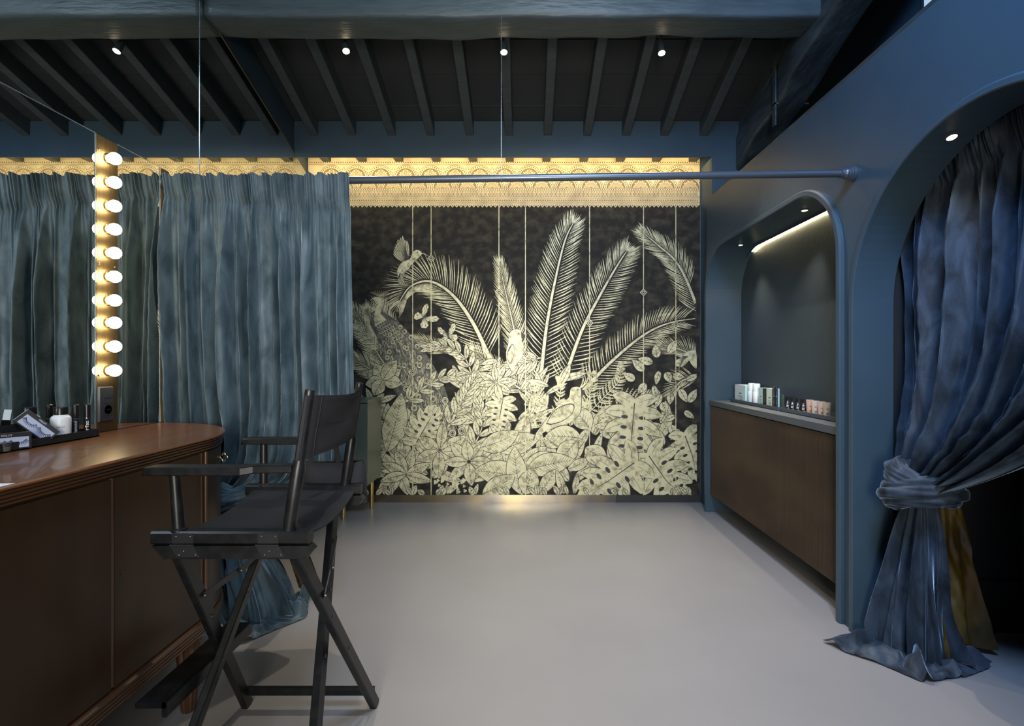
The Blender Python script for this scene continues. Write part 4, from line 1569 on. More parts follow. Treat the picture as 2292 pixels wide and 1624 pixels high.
def tied_curtain(name, label, m, lin_m, top0, top1, K, kfan, c1drop, c2, amp, N, side, floor_pts, seed, header, fan_dir, skirt_c, base_loc, pleats=58, lining_pts=None, floor_z=0.006, ground_pts=None, kskirt=0.85, nskirt=6.0, kscale=1.0):
    """top0->top1 rod line; K knot; kfan: spread vector at the knot; floor_pts: landing polyline"""
    R = np.random.RandomState(seed)
    t = thing(name, label, 'curtain', base_loc)
    nu, nv = 420, 170
    u1 = np.linspace(0, 1, nu)
    v1 = np.linspace(0, 1, nv)
    U, V = np.meshgrid(u1, v1)
    top0, top1, K, kfan, c2, side = [np.array(q, float) for q in (top0, top1, K, kfan, c2, side)]
    T = top0 + (top1 - top0) * U[..., None]
    Kp = K + kfan * (U[..., None] - 0.5)
    drop = (c1drop[0] + (c1drop[1] - c1drop[0]) * U ** 1.5)[..., None]
    C1 = T + np.array([0, 0, -1.0]) * drop
    C2 = Kp + c2 * (U[..., None] ** 1.3) + np.array([0, 0, 0.30]) * (1 - U[..., None]) + (T - Kp) * np.array([1, 1, 0]) * 1.1 * (1 - U[..., None]) ** 2
    P = bez3(T, C1, C2, Kp, V)
    n = normals(P)
    sgn = np.sign(np.mean(np.sum(n * side, axis=2)))
    n = n * sgn
    A = amp * np.clip((V - 0.02) / 0.12, 0, 1) ** 0.8 * (1 - 0.45 * np.clip((V - 0.75) / 0.25, 0, 1))
    f = folds(U, V, N, R)
    hd = 1 - np.clip((V - header) / 0.05, 0, 1)
    pl = np.sin(2 * pi * pleats * (U + 0.004 * np.sin(40 * U))) * (0.6 + 0.4 * np.sin(2 * pi * 9 * U + 1)) + 0.7 * np.sin(2 * pi * 17 * U + 6 * V)
    tape = np.exp(-((V - header) / 0.006) ** 2)
    D = A * f + hd * pl * (0.0065 + 0.004 * np.clip(1 - V / max(header, 1e-3), 0, 1)) - tape * 0.006
    D += amp * 0.14 * smooth_noise(U, V, 40, 14, R) * np.clip((V - header) / 0.1, 0, 1)
    P = P + n * D[..., None] + np.array([0, 0, 1.0]) * (np.clip(1 - V / 0.02, 0, 1) * 0.006 * np.sin(U * 60 + 2 * np.sin(U * 23)))[..., None]
    P = P + side * (0.022 * np.clip(1 - V / header, 0, 1) + 0.016)[..., None]
    MB().grid(P).build('drape', m, t, smooth=2, fix=False)
    # gathers of the wrap: two twisted ridged bands
    nk, mk = 110, 90
    th = np.linspace(0, 2 * pi, nk, endpoint=False)
    ph = np.linspace(0, 2 * pi, mk, endpoint=False)
    TH, PH = np.meshgrid(th, ph, indexing='ij')
    ex = kfan / np.linalg.norm(kfan)
    ez = np.array([0, 0, 1.0])
    ey = side / np.linalg.norm(side)
    for q, (ra, rb, tr, dz, tilt) in enumerate(((0.066, 0.050, 0.036, -0.012, 0.32), (0.055, 0.045, 0.030, 0.026, -0.45))):
        rid = 0.90 + 0.26 * np.abs(np.sin(3 * PH + 1.0 * TH + q + 0.5 * np.sin(2 * TH))) ** 0.7 + 0.10 * np.abs(np.sin(6.5 * PH - 1.5 * TH + 2 * q)) + 0.03 * np.sin(13 * PH + 3 * TH)
        cr, sr = np.cos(TH), np.sin(TH)
        rr = tr * rid * kscale
        ra, rb, dz = ra * kscale, rb * kscale, dz * kscale
        Pk = (K + ez * dz) + (ex * (cr * (ra + rr * np.cos(PH)))[..., None]) + (ey * (sr * (rb + rr * np.cos(PH)))[..., None]) + \
            ez * (rr * np.sin(PH) * 1.1 + tilt * cr * ra)[..., None]
        b_ = MB().grid(np.concatenate([Pk, Pk[:1]], 0), closed_u=True)
        b_.build('knot', m, t, smooth=2, fix=False)
    # skirt under the knot
    fp = np.array(floor_pts, float)
    seg = np.concatenate([[0], np.cumsum(np.linalg.norm(np.diff(fp, axis=0), axis=1))])
    seg /= seg[-1]
    Fx = np.stack([np.interp(u1, seg, fp[:, q]) for q in range(3)], 1)
    gp = np.array(ground_pts, float)
    seg2 = np.linspace(0, 1, len(gp))
    Gx = np.stack([np.interp(u1, seg2, gp[:, q]) for q in range(3)], 1)
    kern = np.ones(31) / 31
    for q in range(3):
        for X_ in (Fx, Gx):
            e = np.pad(X_[:, q], 15, mode='edge')
            X_[:, q] = np.convolve(e, kern, 'valid')
    nv2 = 170
    V2 = np.linspace(0, 1, nv2)
    U2, VV = np.meshgrid(u1, V2)
    VS = 0.70
    Vf = np.clip(VV / VS, 0, 1)
    Wf = np.clip((VV - VS) / (1 - VS), 0, 1)
    Kb = K + np.array([0, 0, -0.02]) + kfan * kskirt * (U2[..., None] - 0.5)
    Gl = np.repeat(Gx[None], nv2, 0)
    Fl = np.repeat(Fx[None], nv2, 0)
    B1 = Kb + np.array([0, 0, -0.20]) + np.array(fan_dir) * (U2[..., None] - 0.5)
    B2 = Gl + (Gl - Fl) * 0.25 + np.array(skirt_c)
    Ps = bez3(Kb, B1, B2, Gl, Vf) + (Fl - Gl) * Wf[..., None]
    n2 = normals(Ps)
    s2 = np.sign(np.mean(np.sum(n2 * (side + np.array([0, 0, 0.8])), axis=2)))
    n2 = n2 * s2
    f2 = folds(U2, VV, nskirt, R, 0.55)
    A2 = 0.008 + 0.044 * np.clip(Vf / 0.75, 0, 1)
    A2 = A2 * (1 - 0.45 * Wf)
    Ps = Ps + n2 * (A2 * f2 + 0.012 * smooth_noise(U2, VV, 22, 9, R) * VV)[..., None]
    lump = 0.055 * np.sin(pi * np.clip(Wf, 0, 1) ** 0.8) * np.clip(0.55 + 0.7 * smooth_noise(U2, VV, 13, 8, R), 0, 1.4)
    Ps[..., 2] += lump
    Ps[..., 2] = np.maximum(Ps[..., 2], floor_z + 0.004 * (1 - Wf) + 0.002 * np.sin(U2 * 90))
    MB().grid(Ps).build('skirt', m, t, smooth=2, fix=False)
    if lining_pts:
        lp = np.array(lining_pts, float)      # (4 corner-ish rows) top pair and bottom polyline
        nu3, nv3 = 60, 50
        uu, vv = np.meshgrid(np.linspace(0, 1, nu3), np.linspace(0, 1, nv3))
        a0, a1, b0, b1 = lp
        Pl = (a0 + (a1 - a0) * uu[..., None]) * (1 - vv[..., None] ** 0.8) + (b0 + (b1 - b0) * uu[..., None]) * vv[..., None] ** 0.8
        nl_ = normals(Pl)
        Pl = Pl + nl_ * (0.03 * np.sin(uu * 9 + 2 * vv) * vv + 0.012 * smooth_noise(uu, vv, 12, 9, R))[..., None]
        Pl[..., 2] = np.maximum(Pl[..., 2], 0.006)
        MB().grid(Pl).build('lining', lin_m, t, smooth=2, fix=False)
    return t


KL = (-1.385, 2.415, 0.62)
tied_curtain('curtain', 'teal crushed velvet curtain hanging from the rod behind the black chair', M_velvet, M_lining,
             (-1.648, RY, zl + 0.026), (-0.800, RY, zl + 0.030), KL, (0.40, -0.03, 0.0), (0.95, 1.80), (0.50, 0.03, -0.04), 0.056, 13.0, (0, -1, 0),
             [(-1.42, 2.42, 0.006), (-1.33, 2.31, 0.006), (-1.24, 2.27, 0.006), (-1.16, 2.38, 0.006), (-1.06, 2.50, 0.006), (-1.14, 2.72, 0.006)], 3, 0.036,
             (0.10, -0.02, 0), (0.0, 0.0, 0.16), (-1.25, RY, 0.0), 60,
             [(-1.20, 2.40, 0.62), (-1.14, 2.46, 0.6), (-1.22, 2.78, 0.006), (-1.12, 2.84, 0.006)],
             ground_pts=[(-1.43, 2.44, 0.01), (-1.36, 2.38, 0.01), (-1.27, 2.37, 0.01), (-1.20, 2.45, 0.01), (-1.15, 2.55, 0.01), (-1.17, 2.65, 0.01)], kskirt=0.55)
hk = MB()
curtL = [o for o in bpy.data.objects if o.name == 'curtain'][0]
for i in range(12):
    x = -1.58 + i * 0.068
    hk.tube([(x, RY + 0.018 * math.cos(a), zl + 0.004 + 0.0195 * math.sin(a)) for a in np.linspace(-0.5, pi + 0.6, 9)], 0.0025, 6)
hk.build('hooks', M_blackmetal, curtL)

KR = (1.630, 2.115, 0.725)
tied_curtain('curtain', 'dark blue velvet drape tied in a knot inside the large arch', M_velvet2, M_lining,
             (1.750, 2.330, 2.125), (1.750, 1.15, 2.145), KR, (0.05, -0.20, 0.0), (1.0, 0.92), (0.10, -0.46, 0.27), 0.075, 15.0, (-1, 0, 0),
             [(1.318, 2.29, 0.008), (1.37, 2.20, 0.008), (1.46, 2.12, 0.008), (1.548, 1.99, 0.008), (1.68, 2.02, 0.008), (1.75, 2.03, 0.008), (1.92, 2.10, 0.008)], 11, 0.05,
             (0.04, -0.10, 0), (0.0, 0.0, 0.24), (1.6, 2.1, 0.0), 64,
             [(1.70, 2.14, 0.66), (1.80, 2.12, 0.66), (1.76, 2.12, 0.01), (1.99, 2.20, 0.03)],
             ground_pts=[(1.545, 2.31, 0.01), (1.56, 2.24, 0.01), (1.60, 2.17, 0.01), (1.64, 2.10, 0.01), (1.72, 2.09, 0.01), (1.80, 2.12, 0.01)],
             kskirt=0.55, nskirt=4.0, kscale=1.35)

# ------------------------------------------------------------------ vanity desk
ZD = 0.9725
desk = thing('vanity_desk', 'dark walnut sideboard with rounded end and reeded edges under the mirror', 'desk', (-1.4, 1.4, 0.0))
DB = XM + 0.004


def foot(ins, n=26, y0=0.35):
    """footprint (x, y) inset from the outline, counter-clockwise from front near corner"""
    a = 0.505 - ins
    out = [(DB + a, y0 + ins), (DB + a, 1.85)]
    for i in range(1, n + 1):
        t = pi / 2 * i / n
        out.append((DB + a * math.cos(t), 1.85 + (0.48 - ins) * math.sin(t)))
    out.append((DB, y0 + ins))
    return out


def slab(z_prof, name, m, closed=True, smooth=True):
    """stack of outlines: z_prof = [(inset, z)]"""
    b_ = MB()
    rings = [[(x_, y_, z_) for x_, y_ in foot(i_)] for i_, z_ in z_prof]
    n = len(rings[0])
    for r_ in rings:
        b_.v += r_
    for i in range(len(rings) - 1):
        for q in range(n):
            q2 = (q + 1) % n
            b_.f.append((i * n + q, i * n + q2, (i + 1) * n + q2, (i + 1) * n + q))
            b_.m.append(0)
    b_.f.append(tuple(range(n - 1, -1, -1)))
    b_.m.append(0)
    b_.f.append(tuple((len(rings) - 1) * n + q for q in range(n)))
    b_.m.append(0)
    return b_.build(name, m, desk, smooth=smooth)


slab([(0.004, ZD - 0.010), (0.0, ZD - 0.007), (0.0, ZD - 0.003), (0.003, ZD)], 'top', M_woodtop)
prof = []
zz = ZD - 0.0105
for i in range(4):
    ins = 0.004 + i * 0.0022
    prof += [(ins + 0.004, zz), (ins, zz - 0.002), (ins, zz - 0.0065), (ins + 0.004, zz - 0.0085)]
    zz -= 0.0095
slab(list(reversed(prof)), 'reeded_edge', M_wood)
slab([(0.022, 0.315), (0.020, 0.32), (0.020, zz + 0.002)], 'carcass', M_wooddoor)
prof = []
zb_ = 0.262
for i in range(4):
    ins = 0.012 - i * 0.0015
    prof += [(ins + 0.004, zb_), (ins, zb_ + 0.002), (ins, zb_ + 0.009), (ins + 0.004, zb_ + 0.011)]
    zb_ += 0.0122
prof.append((0.018, zb_ + 0.004))
slab(prof, 'base_moulding', M_wood)
DXF = DB + 0.505 - 0.020
for (ya, yb) in ((0.62, 1.035), (1.045, 1.446), (1.458, 1.846)):
    dr = MB().box(DXF - 0.002, ya, 0.325, DXF + 0.005, yb, zz - 0.006).build('door', M_wooddoor, desk)
    if ya > 1.4:
        MB().lathe([(0.004, 0), (0.004, 0.0006)], (DXF + 0.005, ya + 0.022, 0.64), (1, 0, 0), 10).box(DXF + 0.005, ya + 0.0205, 0.628, DXF + 0.0056, ya + 0.0235, 0.64).build('keyhole', M_black, dr)
for y_ in (1.040, 1.452, 1.851, 1.882):
    MB().tube([(DXF, y_, 0.33), (DXF, y_, zz - 0.005)], 0.0065, 10).build('bead', M_wood, desk, smooth=True)
# curved end door with key
b = MB()
pts = [(DXF + 0.004, 1.890)]
a_ = 0.485 + 0.004
for i in range(1, 23):
    t = 0.085 + (pi / 2 - 0.10) * i / 22
    pts.append((DB + a_ * math.cos(t), 1.85 + 0.464 * math.sin(t)))
vs = []
for (x_, y_) in pts:
    vs += [(x_, y_, 0.325), (x_, y_, zz - 0.006), (x_ - 0.008, y_ - 0.004, zz - 0.006), (x_ - 0.008, y_ - 0.004, 0.325)]
fs = []
for i in range(len(pts) - 1):
    for q in range(4):
        q2 = (q + 1) % 4
        fs.append((i * 4 + q, i * 4 + q2, (i + 1) * 4 + q2, (i + 1) * 4 + q))
fs += [(0, 1, 2, 3), tuple((len(pts) - 1) * 4 + q for q in range(4))]
b.add(vs, fs)
cd = b.build('curved_door', M_wooddoor, desk, smooth=True)
kx, ky, kz = DXF + 0.002, 1.925, 0.893
ky_ = thing('key', 'small brass key in the lock of the rounded desk end', 'key', (kx, ky, kz))
dk = Vector((0.95, -0.18, 0)).normalized()
kb = MB()
k0 = Vector((kx, ky, kz))
kb.tube([k0, k0 + dk * 0.030], 0.0022, 8)
kb.tube([k0 + dk * 0.018, k0 + dk * 0.021], 0.0036, 8)
kb.build('shank', M_gold, ky_, smooth=True)
kb = MB()
loop = []
for a in np.linspace(0, 2 * pi, 33):
    r_ = 0.0125 * (1 + 0.22 * math.cos(4 * a))
    loop.append(k0 + dk * (0.045 + r_ * 1.05 * math.cos(a)) + Vector((0, 0, 1)) * (r_ * 1.15 * math.sin(a)))
kb.tube(loop, 0.0018, 8, caps=False)
kb.build('bow', M_gold, ky_, smooth=True)
# fluted tapering legs
for (x_, y_) in ((-1.205, 1.84), (-1.205, 0.9), (DB + 0.06, 2.18), (DB + 0.06, 0.5)):
    b = MB()
    n = 40
    rows = []
    for z_, r_ in ((0.262, 0.030), (0.250, 0.040), (0.236, 0.034), (0.220, 0.036), (0.02, 0.022), (0.0, 0.020)):
        rows.append([(x_ + r_ * (1 + 0.08 * math.cos(10 * a)) * math.cos(a), y_ + r_ * (1 + 0.08 * math.cos(10 * a)) * math.sin(a), z_) for a in np.linspace(0, 2 * pi, n, endpoint=False)])
    b.grid(np.array(rows), closed_u=True)
    b.f += [tuple(range(n)), tuple(5 * n + q for q in range(n))]
    b.m += [0, 0]
    b.build('leg', M_wood, desk, smooth=True)

# ------------------------------------------------------------------ make-up tray on the desk
TF, TB = -1.575, -1.651
tray('makeup_tray', 'long black tray of cosmetics on the desk against the mirror', TB, 1.30, TF, 1.905, ZD, 0.028, M_mattblack, (TB + 0.004, TB + 0.008, 0.072))
ZB = ZD + 0.004


def dY(px, X):
    return X * F / (px - CX)


bx = -1.605
by = dY(136, bx)
t = thing('bottle', 'white round-shouldered bottle with black cap in the desk tray', 'bottle', (bx, by, ZB))
MB().lathe([(0.026, 0), (0.0285, 0.003), (0.0285, 0.072), (0.0275, 0.079), (0.0235, 0.084), (0.020, 0.0855), (0.020, 0.089)], (bx, by, ZB), n=28).build('body', M_white, t, smooth=True)
MB().lathe([(0.0195, 0.0892), (0.0195, 0.113), (0.0185, 0.115)], (bx, by, ZB), n=28).build('cap', M_black, t, smooth=True)
vd = Vector((-bx, -by, 0)).normalized()       # towards the camera


def face_M(p, out, up=Vector((0, 0, 1)), roll=0.0):
    z_ = Vector(out).normalized()
    x_ = Vector(up).cross(z_).normalized()
    y_ = z_.cross(x_)
    m_ = Matrix((x_, y_, z_)).transposed().to_4x4()
    return Matrix.Translation(p) @ m_ @ Matrix.Rotation(roll, 4, 'Z')


text('INGLOT', 0.0065, 'lettering', M_anth, t, face_M(Vector((bx, by, ZB + 0.048)) + vd * 0.0286, vd))
p = MB()
for k in range(3):
    p.box(-0.009 + 0.0, -0.018 - 0.0022 * k, -0.0005, 0.009 - 0.002 * k, -0.0168 - 0.0022 * k, 0.0003)
p.build('small_print', M_anth, t, M=face_M(Vector((bx, by, ZB + 0.03)) + vd * 0.0288, vd))
for (px, X, lab, txt) in ((169, -1.612, 'black mascara tube beside the white bottle in the desk tray', 'Diamond'),
                          (195, -1.590, 'black mascara tube at the end of the desk tray', 'For Tatt')):
    Y = min(dY(px, X), 1.89)
    m_ = wand(px, X, lab, 0.118, ZB, 0.0098, 'mascara tubes in the desk tray', True, Y)
    d_ = Vector((-X, -Y, 0)).normalized()
    text(txt, 0.014, 'lettering', M_paper, m_, face_M(Vector((X, Y, ZB + 0.034)) + d_ * 0.0101, d_, roll=pi / 2))


def lash_box(label, M, words):
    """black carton lying in its own frame: x length, y height, z depth (front at +z)"""
    o_ = M @ Vector((0, 0, 0))
    t = thing('lash_box', label, 'box', tuple(o_))
    w, h, d = 0.112, 0.050, 0.022
    MB().box(-w / 2, -h / 2, -d, w / 2, h / 2, 0).build('carton', M_mattblack, t, M=M)
    MB().box(-w / 2 - 0.0006, -h / 2 + 0.002, -d + 0.002, -w / 2 - 0.0001, h / 2 - 0.002, -0.002).build('white_end', M_paper, t, M=M)
    MB().box(-w / 2 + 0.010, -h / 2 + 0.004, 0.0001, w / 2 - 0.006, h / 2 - 0.013, 0.0006).build('insert', M_window, t, M=M)
    for cx_ in (-0.022, 0.026):
        b_ = MB()
        arc = []
        for a in np.linspace(pi * 1.08, pi * 1.92, 12):
            arc.append((cx_ + 0.017 * math.cos(a), 0.006 + 0.012 * math.sin(a), 0.001))
        b_.tube(arc, 0.0007, 5)
        for i, (x_, y_, z_) in enumerate(arc):
            f_ = (i / 11 - 0.5)
            b_.tube([(x_, y_, z_), (x_ + f_ * 0.012, y_ - 0.005, z_ + 0.001), (x_ + f_ * 0.02, y_ - 0.008, z_ + 0.001)], [0.0009, 0.0006, 0.0002], 4)
        b_.build('lash', M_black, t, M=M)
    text(words, 0.0068, 'lettering', M_paper, t, M @ Matrix.Translation((0.0, h / 2 - 0.0065, 0.0003)))
    return t


out1 = Vector((0.72, -0.69, 0.12)).normalized()
lash_box('black eyelash box lying lengthwise at the near end of the desk tray', face_M(Vector((-1.592, 1.578, ZB + 0.0262)), Vector((0.80, -0.60, 0.0))), 'INGLOT')
lash_box('black eyelash box tilted on its corner against the white bottle', face_M(Vector((-1.600, 1.685, ZB + 0.060)), Vector((0.72, -0.67, 0.10)), roll=-0.82), 'INGLOT')
jx, jy = -1.585, dY(9, -1.585)
t = thing('jar', 'small glass jar with dark lid in front of the lying eyelash box', 'jar', (jx, jy, ZB))
MB().lathe([(0.015, 0), (0.016, 0.002), (0.016, 0.014), (0.015, 0.0145)], (jx, jy, ZB), n=20).build('pot', M_smoke, t, smooth=True)
MB().lathe([(0.0165, 0.0148), (0.0165, 0.025), (0.0155, 0.026)], (jx, jy, ZB), n=20).build('lid', M_anth, t, smooth=True)
jx2, jy2 = -1.612, dY(6, -1.612)
t = thing('sponge', 'small white block behind the jar in the desk tray', 'sponge', (jx2, jy2, ZB))
MB().box(jx2 - 0.006, jy2 - 0.006, ZB, jx2 + 0.006, jy2 + 0.006, ZB + 0.036).box(jx2 - 0.0045, jy2 - 0.0045, ZB + 0.036, jx2 + 0.0045, jy2 + 0.0045, ZB + 0.039).build('block', M_white, t)
pg = MB()
pts = [(-1.330, 1.06), (-1.160, 1.075), (-1.156, 1.165), (-1.345, 1.150)]
pg.add([(a, b_, ZD + 0.0006) for a, b_ in pts] + [(a, b_, ZD + 0.0012) for a, b_ in pts], [(0, 1, 2, 3), (4, 7, 6, 5), (0, 4, 5, 1), (1, 5, 6, 2), (2, 6, 7, 3), (3, 7, 4, 0)])
tag(pg.build('paper_sheet', M_paper), 'white sheet of paper at the near front edge of the desk', 'paper')

# ------------------------------------------------------------------ green cabinet behind the curtain
gc = thing('green_cabinet', 'grey-green cabinet on brass legs behind the curtain by the mural', 'cabinet', (-1.56, 4.2, 0.0))
MB().box(-1.90, 4.02, 0.275, -1.232, 4.40, 0.925).build('body', M_green, gc)
MB().box(-1.90, 4.004, 0.925, -1.226, 4.405, 0.945).build('top', M_green, gc)
for x0_, x1_ in ((-1.895, -1.570), (-1.565, -1.237)):
    MB().box(x0_, 4.006, 0.285, x1_, 4.02, 0.918).build('door', M_green, gc)
for (x_, y_) in ((-1.43, 4.05), (-1.86, 4.05), (-1.30, 4.36), (-1.86, 4.36)):
    MB().lathe([(0.015, 0.0), (0.018, 0.275)], (x_, y_, 0.0), n=14).build('leg', M_gold, gc, smooth=True)

# ------------------------------------------------------------------ director's chair
ch = thing('director_chair', 'tall black folding canvas chair standing in front of the walnut desk', 'chair', (-0.78, 1.6, 0.0))
YN, YFR = 1.35, 1.8765


def cp(px, py, Y):
    return px2(px, py, Y)


for side, (Y, x0, x1, zt) in enumerate(((YN, -0.982, -0.569, 0.803), (YFR, -1.004, -0.592, 0.805))):
    o_ = -0.0 if side == 0 else 0.0
    ya, yb = (Y - 0.004, Y + 0.034) if side == 0 else (Y - 0.034, Y + 0.004)
    ym = (ya + yb) / 2
    MB().bar((x0, ym, zt - 0.017), (x1, ym, zt - 0.017), yb - ya, 0.034).build('seat_rail', M_blackwood, ch)
    lr = MB()
    zl0, zl1 = zt - 0.0375, zt - 0.072
    lr.prism([(x0 + 0.002, zl0), (x1, zl0), (x1 + 0.012, zl0 - 0.012), (x1 - 0.006, zl1), (x0 + 0.034, zl1)], lambda a, c, s: (a, s, c), ya + 0.002, yb - 0.004)
    lr.build('hinge_rail', M_blackwood, ch)
    yo = ya - 0.0008 if side == 0 else yb + 0.0008
    for (hx0, hx1) in ((x0 + 0.058, x0 + 0.113), (x0 + 0.282, x0 + 0.336)):
        hp = MB().box(hx0, min(yo, yo + 0.0015), zt - 0.030, hx1, max(yo, yo + 0.0015), zt - 0.004)
        hp.prism([(hx0 - 0.005, zt - 0.038), (hx1 + 0.002, zt - 0.038), (hx1 + 0.018, zt - 0.066), (hx0 + 0.012, zt - 0.066)], lambda a, c, s: (a, s, c), yo, yo + 0.0015)
        hp.tube([(hx0 - 0.006, yo, zt - 0.0355), (hx1 + 0.001, yo, zt - 0.0355)], 0.0028, 8)
        hg = hp.build('hinge', M_blackmetal, ch)
        dn = (0, -1, 0) if side == 0 else (0, 1, 0)
        for (sx_, sz_) in ((hx0 + 0.010, zt - 0.012), (hx1 - 0.008, zt - 0.012), (hx0 + 0.030, zt - 0.050), (hx0 + 0.018, zt - 0.060), (hx1 + 0.006, zt - 0.060)):
            MB().lathe([(0.0028, 0), (0.0026, 0.0012), (0.001, 0.002)], (sx_, yo, sz_), dn, 8, sx=0.75, sy=0.75).build('screw', M_screw, hg)

# arm posts, arms, back posts
arm_z = 0.962
posts = [((-0.920, YN + 0.015, 0.800), (-0.931, YN + 0.015, arm_z - 0.010)), ((-0.946, YFR - 0.015, 0.800), (-0.946, YFR - 0.015, arm_z - 0.010))]
for a, b_ in posts:
    MB().tube([a, b_], [0.0145, 0.0125], 16).lathe([(0.019, 0), (0.019, 0.006), (0.015, 0.009)], a, n=16).build('arm_post', M_blackwood, ch, smooth=True)
for (x0, x1, Y, xm) in ((-1.004, -0.612, YN + 0.012, -0.742), (-1.022, -0.640, YFR - 0.012, -0.77)):
    b = MB()
    w = 0.052
    prof = [(x0 + 0.000, arm_z - 0.011, 0.7), (x0 + 0.010, arm_z - 0.0, 0.94), (x0 + 0.030, arm_z + 0.0, 1.0), (xm, arm_z, 1.0), (xm + 0.03, arm_z + 0.004, 0.72), (x1, arm_z + 0.005, 0.66)]
    hh = [0.006, 0.020, 0.0225, 0.0225, 0.021, 0.021]
    vs = []
    for (x_, zc, f_), h_ in zip(prof, hh):
        c = 0.004
        wy = w * f_ / 2
        for dy_, dz_ in ((-wy + c, -h_ / 2), (wy - c, -h_ / 2), (wy, -h_ / 2 + c * 0.7), (wy, h_ / 2 - c * 0.7), (wy - c, h_ / 2), (-wy + c, h_ / 2), (-wy, h_ / 2 - c * 0.7), (-wy, -h_ / 2 + c * 0.7)):
            vs.append((x_, Y + dy_, zc + dz_))
    fs = [tuple(range(8)), tuple(5 * 8 + q for q in range(8))]
    for i in range(5):
        for q in range(8):
            fs.append((i * 8 + q, i * 8 + (q + 1) % 8, (i + 1) * 8 + (q + 1) % 8, (i + 1) * 8 + q))
    b.add(vs, fs)
    b.build('armrest', M_blackwood, ch)
bp = [((-0.628, YN + 0.016, 0.795), (-0.5716, YN + 0.016, 1.175)), ((-0.6525, YFR - 0.016, 0.795), (-0.5987, YFR - 0.016, 1.172))]
for a, b_ in bp:
    a, b_ = Vector(a), Vector(b_)
    m1 = a.lerp(b_, 0.45)
    m2 = a.lerp(b_, 0.52)
    MB().tube([a, a.lerp(b_, 0.2), m1, m2, b_.lerp(a, 0.01), b_], [0.0165, 0.0175, 0.0175, 0.0130, 0.0130, 0.0115], 18).build('back_post', M_blackwood, ch, smooth=True)
# canvas back: sleeve around both posts, bowing backwards
a0, b0 = Vector(bp[0][0]), Vector(bp[0][1])
a1, b1 = Vector(bp[1][0]), Vector(bp[1][1])


def on(a, b_, z):
    t_ = (z - a.z) / (b_.z - a.z)
    return a.lerp(b_, t_)


nuu, nvv = 40, 14
zt_n, zb_n, zt_f, zb_f = 1.160, 0.988, 1.162, 0.980
front, back = np.zeros((nvv, nuu, 3)), np.zeros((nvv, nuu, 3))
for i in range(nvv):
    f_ = i / (nvv - 1)
    pn_ = on(a0, b0, zt_n + (zb_n - zt_n) * f_)
    pf_ = on(a1, b1, zt_f + (zb_f - zt_f) * f_)
    for j in range(nuu):
        g_ = j / (nuu - 1)
        p_ = pn_.lerp(pf_, g_)
        bow = 0.030 * math.sin(pi * g_) ** 1.2
        sag = 0.012 * math.sin(pi * g_) * (1 if f_ < 0.5 else -0.6)
        rip = 0.0035 * math.sin(f_ * 7 + g_ * 5) * math.sin(pi * g_)
        edge = 0.0155
        front[i, j] = (p_.x + bow + rip + 0.0155, p_.y, p_.z - sag)
        back[i, j] = (p_.x + bow + rip + 0.0130 - 0.0 if 0.1 < g_ < 0.9 else p_.x + bow + rip + 0.013 - 0.028 * (abs(g_ - 0.5) - 0.4) / 0.1, p_.y, p_.z - sag)
b = MB()
cs = np.concatenate([front, back[:, ::-1]], 1)
# round the sleeve ends about the posts
for i in range(nvv):
    f_ = i / (nvv - 1)
    for (pp, sgn_, idx) in ((on(a0, b0, zt_n + (zb_n - zt_n) * f_), -1, 0), (on(a1, b1, zt_f + (zb_f - zt_f) * f_), 1, nuu - 1)):
        front[i, idx] = (pp.x + 0.004, pp.y + sgn_ * 0.0165, front[i, idx][2])
        back[i, idx] = (pp.x - 0.004, pp.y + sgn_ * 0.0165, back[i, idx][2])
cs = np.concatenate([front, back[:, ::-1]], 1)
b.grid(cs, closed_u=True)
b.build('back_canvas', M_canvas, ch, smooth=True)
sm_ = MB()
for g_ in (0.085, 0.915):
    j = int(g_ * (nuu - 1))
    sm_.tube([tuple(front[i, j] + np.array([0.0008, 0, 0])) for i in range(nvv)], 0.0012, 5)
for i in (1, nvv - 2):
    sm_.tube([tuple(front[i, j] + np.array([0.0008, 0, 0])) for j in range(4, nuu - 4)], 0.0009, 5)
sm_.build('hem_seam', M_canvas, ch)
# seat canvas
nuu, nvv = 30, 24
Pc = np.zeros((nvv, nuu, 3))
for i in range(nvv):
    f_ = i / (nvv - 1)
    for j in range(nuu):
        g_ = j / (nuu - 1)
        x_ = (-0.955 - 0.02 * f_) + ((-0.590) - (-0.955)) * g_
        y_ = YN + 0.020 + (YFR - YN - 0.040) * f_
        sag = 0.030 * math.sin(pi * f_) ** 0.8 + 0.004 * math.sin(8 * g_) * math.sin(pi * f_)
        Pc[i, j] = (x_, y_, 0.792 - sag)
b = MB().grid(Pc)
lo = Pc.copy()
lo[..., 2] -= 0.004
b.grid(lo[:, ::-1])
edge = [(tuple(Pc[i, 0]), tuple(lo[i, 0])) for i in range(nvv)]
for col in (0, -1):
    for i in range(nvv - 1):
        b.add([tuple(Pc[i, col]), tuple(Pc[i + 1, col]), tuple(lo[i + 1, col]), tuple(lo[i, col])], [(0, 1, 2, 3)])
b.build('seat_canvas', M_canvas, ch, smooth=True, fix=False)
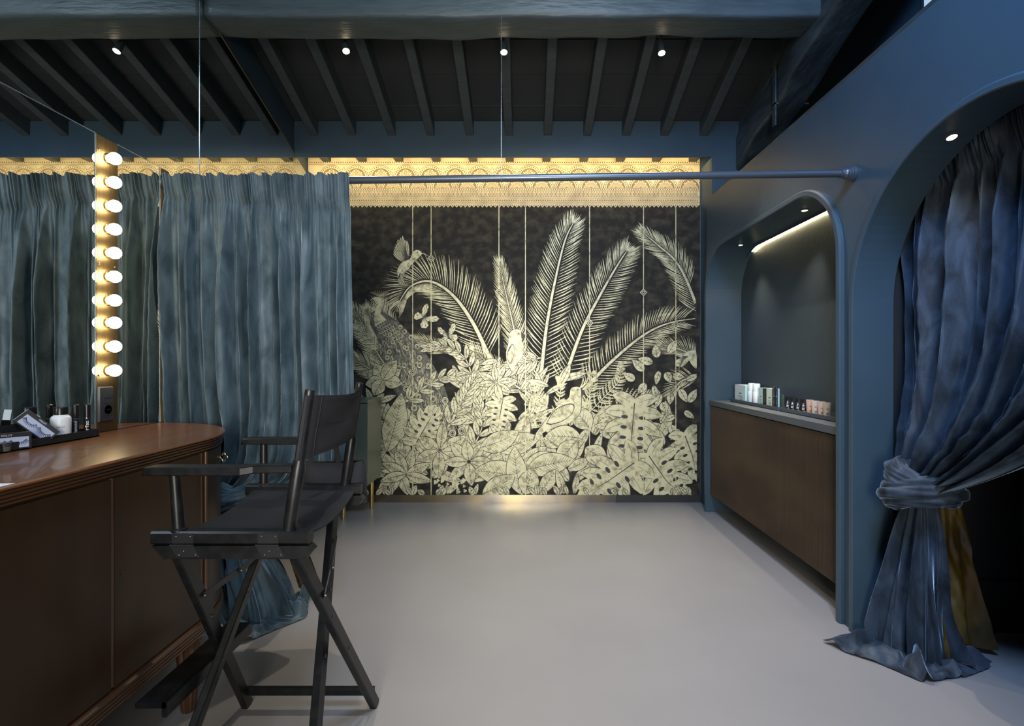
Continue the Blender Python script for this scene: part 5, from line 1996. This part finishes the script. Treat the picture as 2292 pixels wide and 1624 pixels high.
# crossing legs (front pair and back pair)
legs = [((-0.918, YN + 0.016, 0.740), (-1.010, YFR - 0.005, 0.0)), ((-0.892, YFR - 0.016, 0.740), (-0.978, YN + 0.005, 0.0)),
        ((-0.606, YN + 0.016, 0.740), (-0.546, YFR - 0.005, 0.0)), ((-0.690, YFR - 0.016, 0.760), (-0.575, YN + 0.005, 0.0))]
for a, b_ in legs:
    lg = MB().bar(a, b_, 0.024, 0.040, up=(0, 1, 0.3)).build('leg', M_blackwood, ch)
    for f_ in (0.34, 0.55):
        c = Vector(a).lerp(Vector(b_), f_)
        MB().lathe([(0.006, 0), (0.005, 0.002), (0.002, 0.003)], c + Vector((0.0122, 0, 0)), (1, 0, 0), 10).build('bolt', M_blackmetal, lg)
for (ia, ib) in ((0, 1), (2, 3)):
    for (t0, t1) in ((0.20, 0.14),):
        pa_ = Vector(legs[ia][0]).lerp(Vector(legs[ia][1]), t0 + 0.02)
        pb_ = Vector(legs[ib][0]).lerp(Vector(legs[ib][1]), t1 + 0.02)
        off = Vector((0.016, 0, 0))
        mid_ = pa_.lerp(pb_, 0.5) + Vector((0, 0, -0.012))
        MB().bar(pa_ + off, mid_ + off, 0.002, 0.020, up=(0, 0.3, 1)).bar(mid_ + off * 1.3, pb_ + off * 1.3, 0.002, 0.020, up=(0, 0.3, 1)).lathe(
            [(0.005, 0), (0.004, 0.003)], pa_ + off * 1.2, (1, 0, 0), 8).lathe([(0.005, 0), (0.004, 0.003)], mid_ + off * 1.5, (1, 0, 0), 8).build('folding_brace', M_blackmetal, ch)
MB().bar((-1.01, YFR - 0.02, 0.060), (-0.545, YFR - 0.02, 0.060), 0.022, 0.026).build('stretcher', M_blackwood, ch)
MB().bar((-0.98, YN + 0.02, 0.060), (-0.57, YN + 0.02, 0.060), 0.022, 0.026).build('stretcher', M_blackwood, ch)
MB().bar((-1.020, YN + 0.05, 0.312), (-1.020, YFR - 0.045, 0.312), 0.085, 0.016).bar((-0.982, YN + 0.05, 0.300), (-0.982, YFR - 0.045, 0.300), 0.016, 0.040).build('footrest', M_blackwood, ch)
# side pouch hanging from the far arm
pch = np.zeros((12, 24, 3))
for i in range(12):
    f_ = i / 11
    for j in range(24):
        a = 2 * pi * j / 24
        x_ = -0.715 + (0.112 + 0.006 * math.sin(3 * a)) * math.copysign(abs(math.cos(a)) ** 0.55, math.cos(a)) + 0.012 * f_
        y_ = YFR + 0.040 + (0.012 + 0.026 * math.sin(pi * min(1, f_ * 1.1)) ** 0.7) * math.copysign(abs(math.sin(a)) ** 0.7, math.sin(a))
        pch[i, j] = (x_, y_, 0.878 - 0.155 * f_ + 0.004 * math.sin(2 * a + 1) * (1 - f_))
b = MB().grid(pch, closed_u=True)
b.f.append(tuple(11 * 24 + q for q in range(24)))
b.m.append(0)
po = b.build('side_pouch', M_canvas, ch, smooth=True)
for x_ in (-0.700, -0.80):
    MB().bar((x_, YFR + 0.016, 0.955), (x_ + 0.01, YFR + 0.032, 0.865), 0.020, 0.003, up=(0, 1, 0)).build('strap', M_canvas, po)
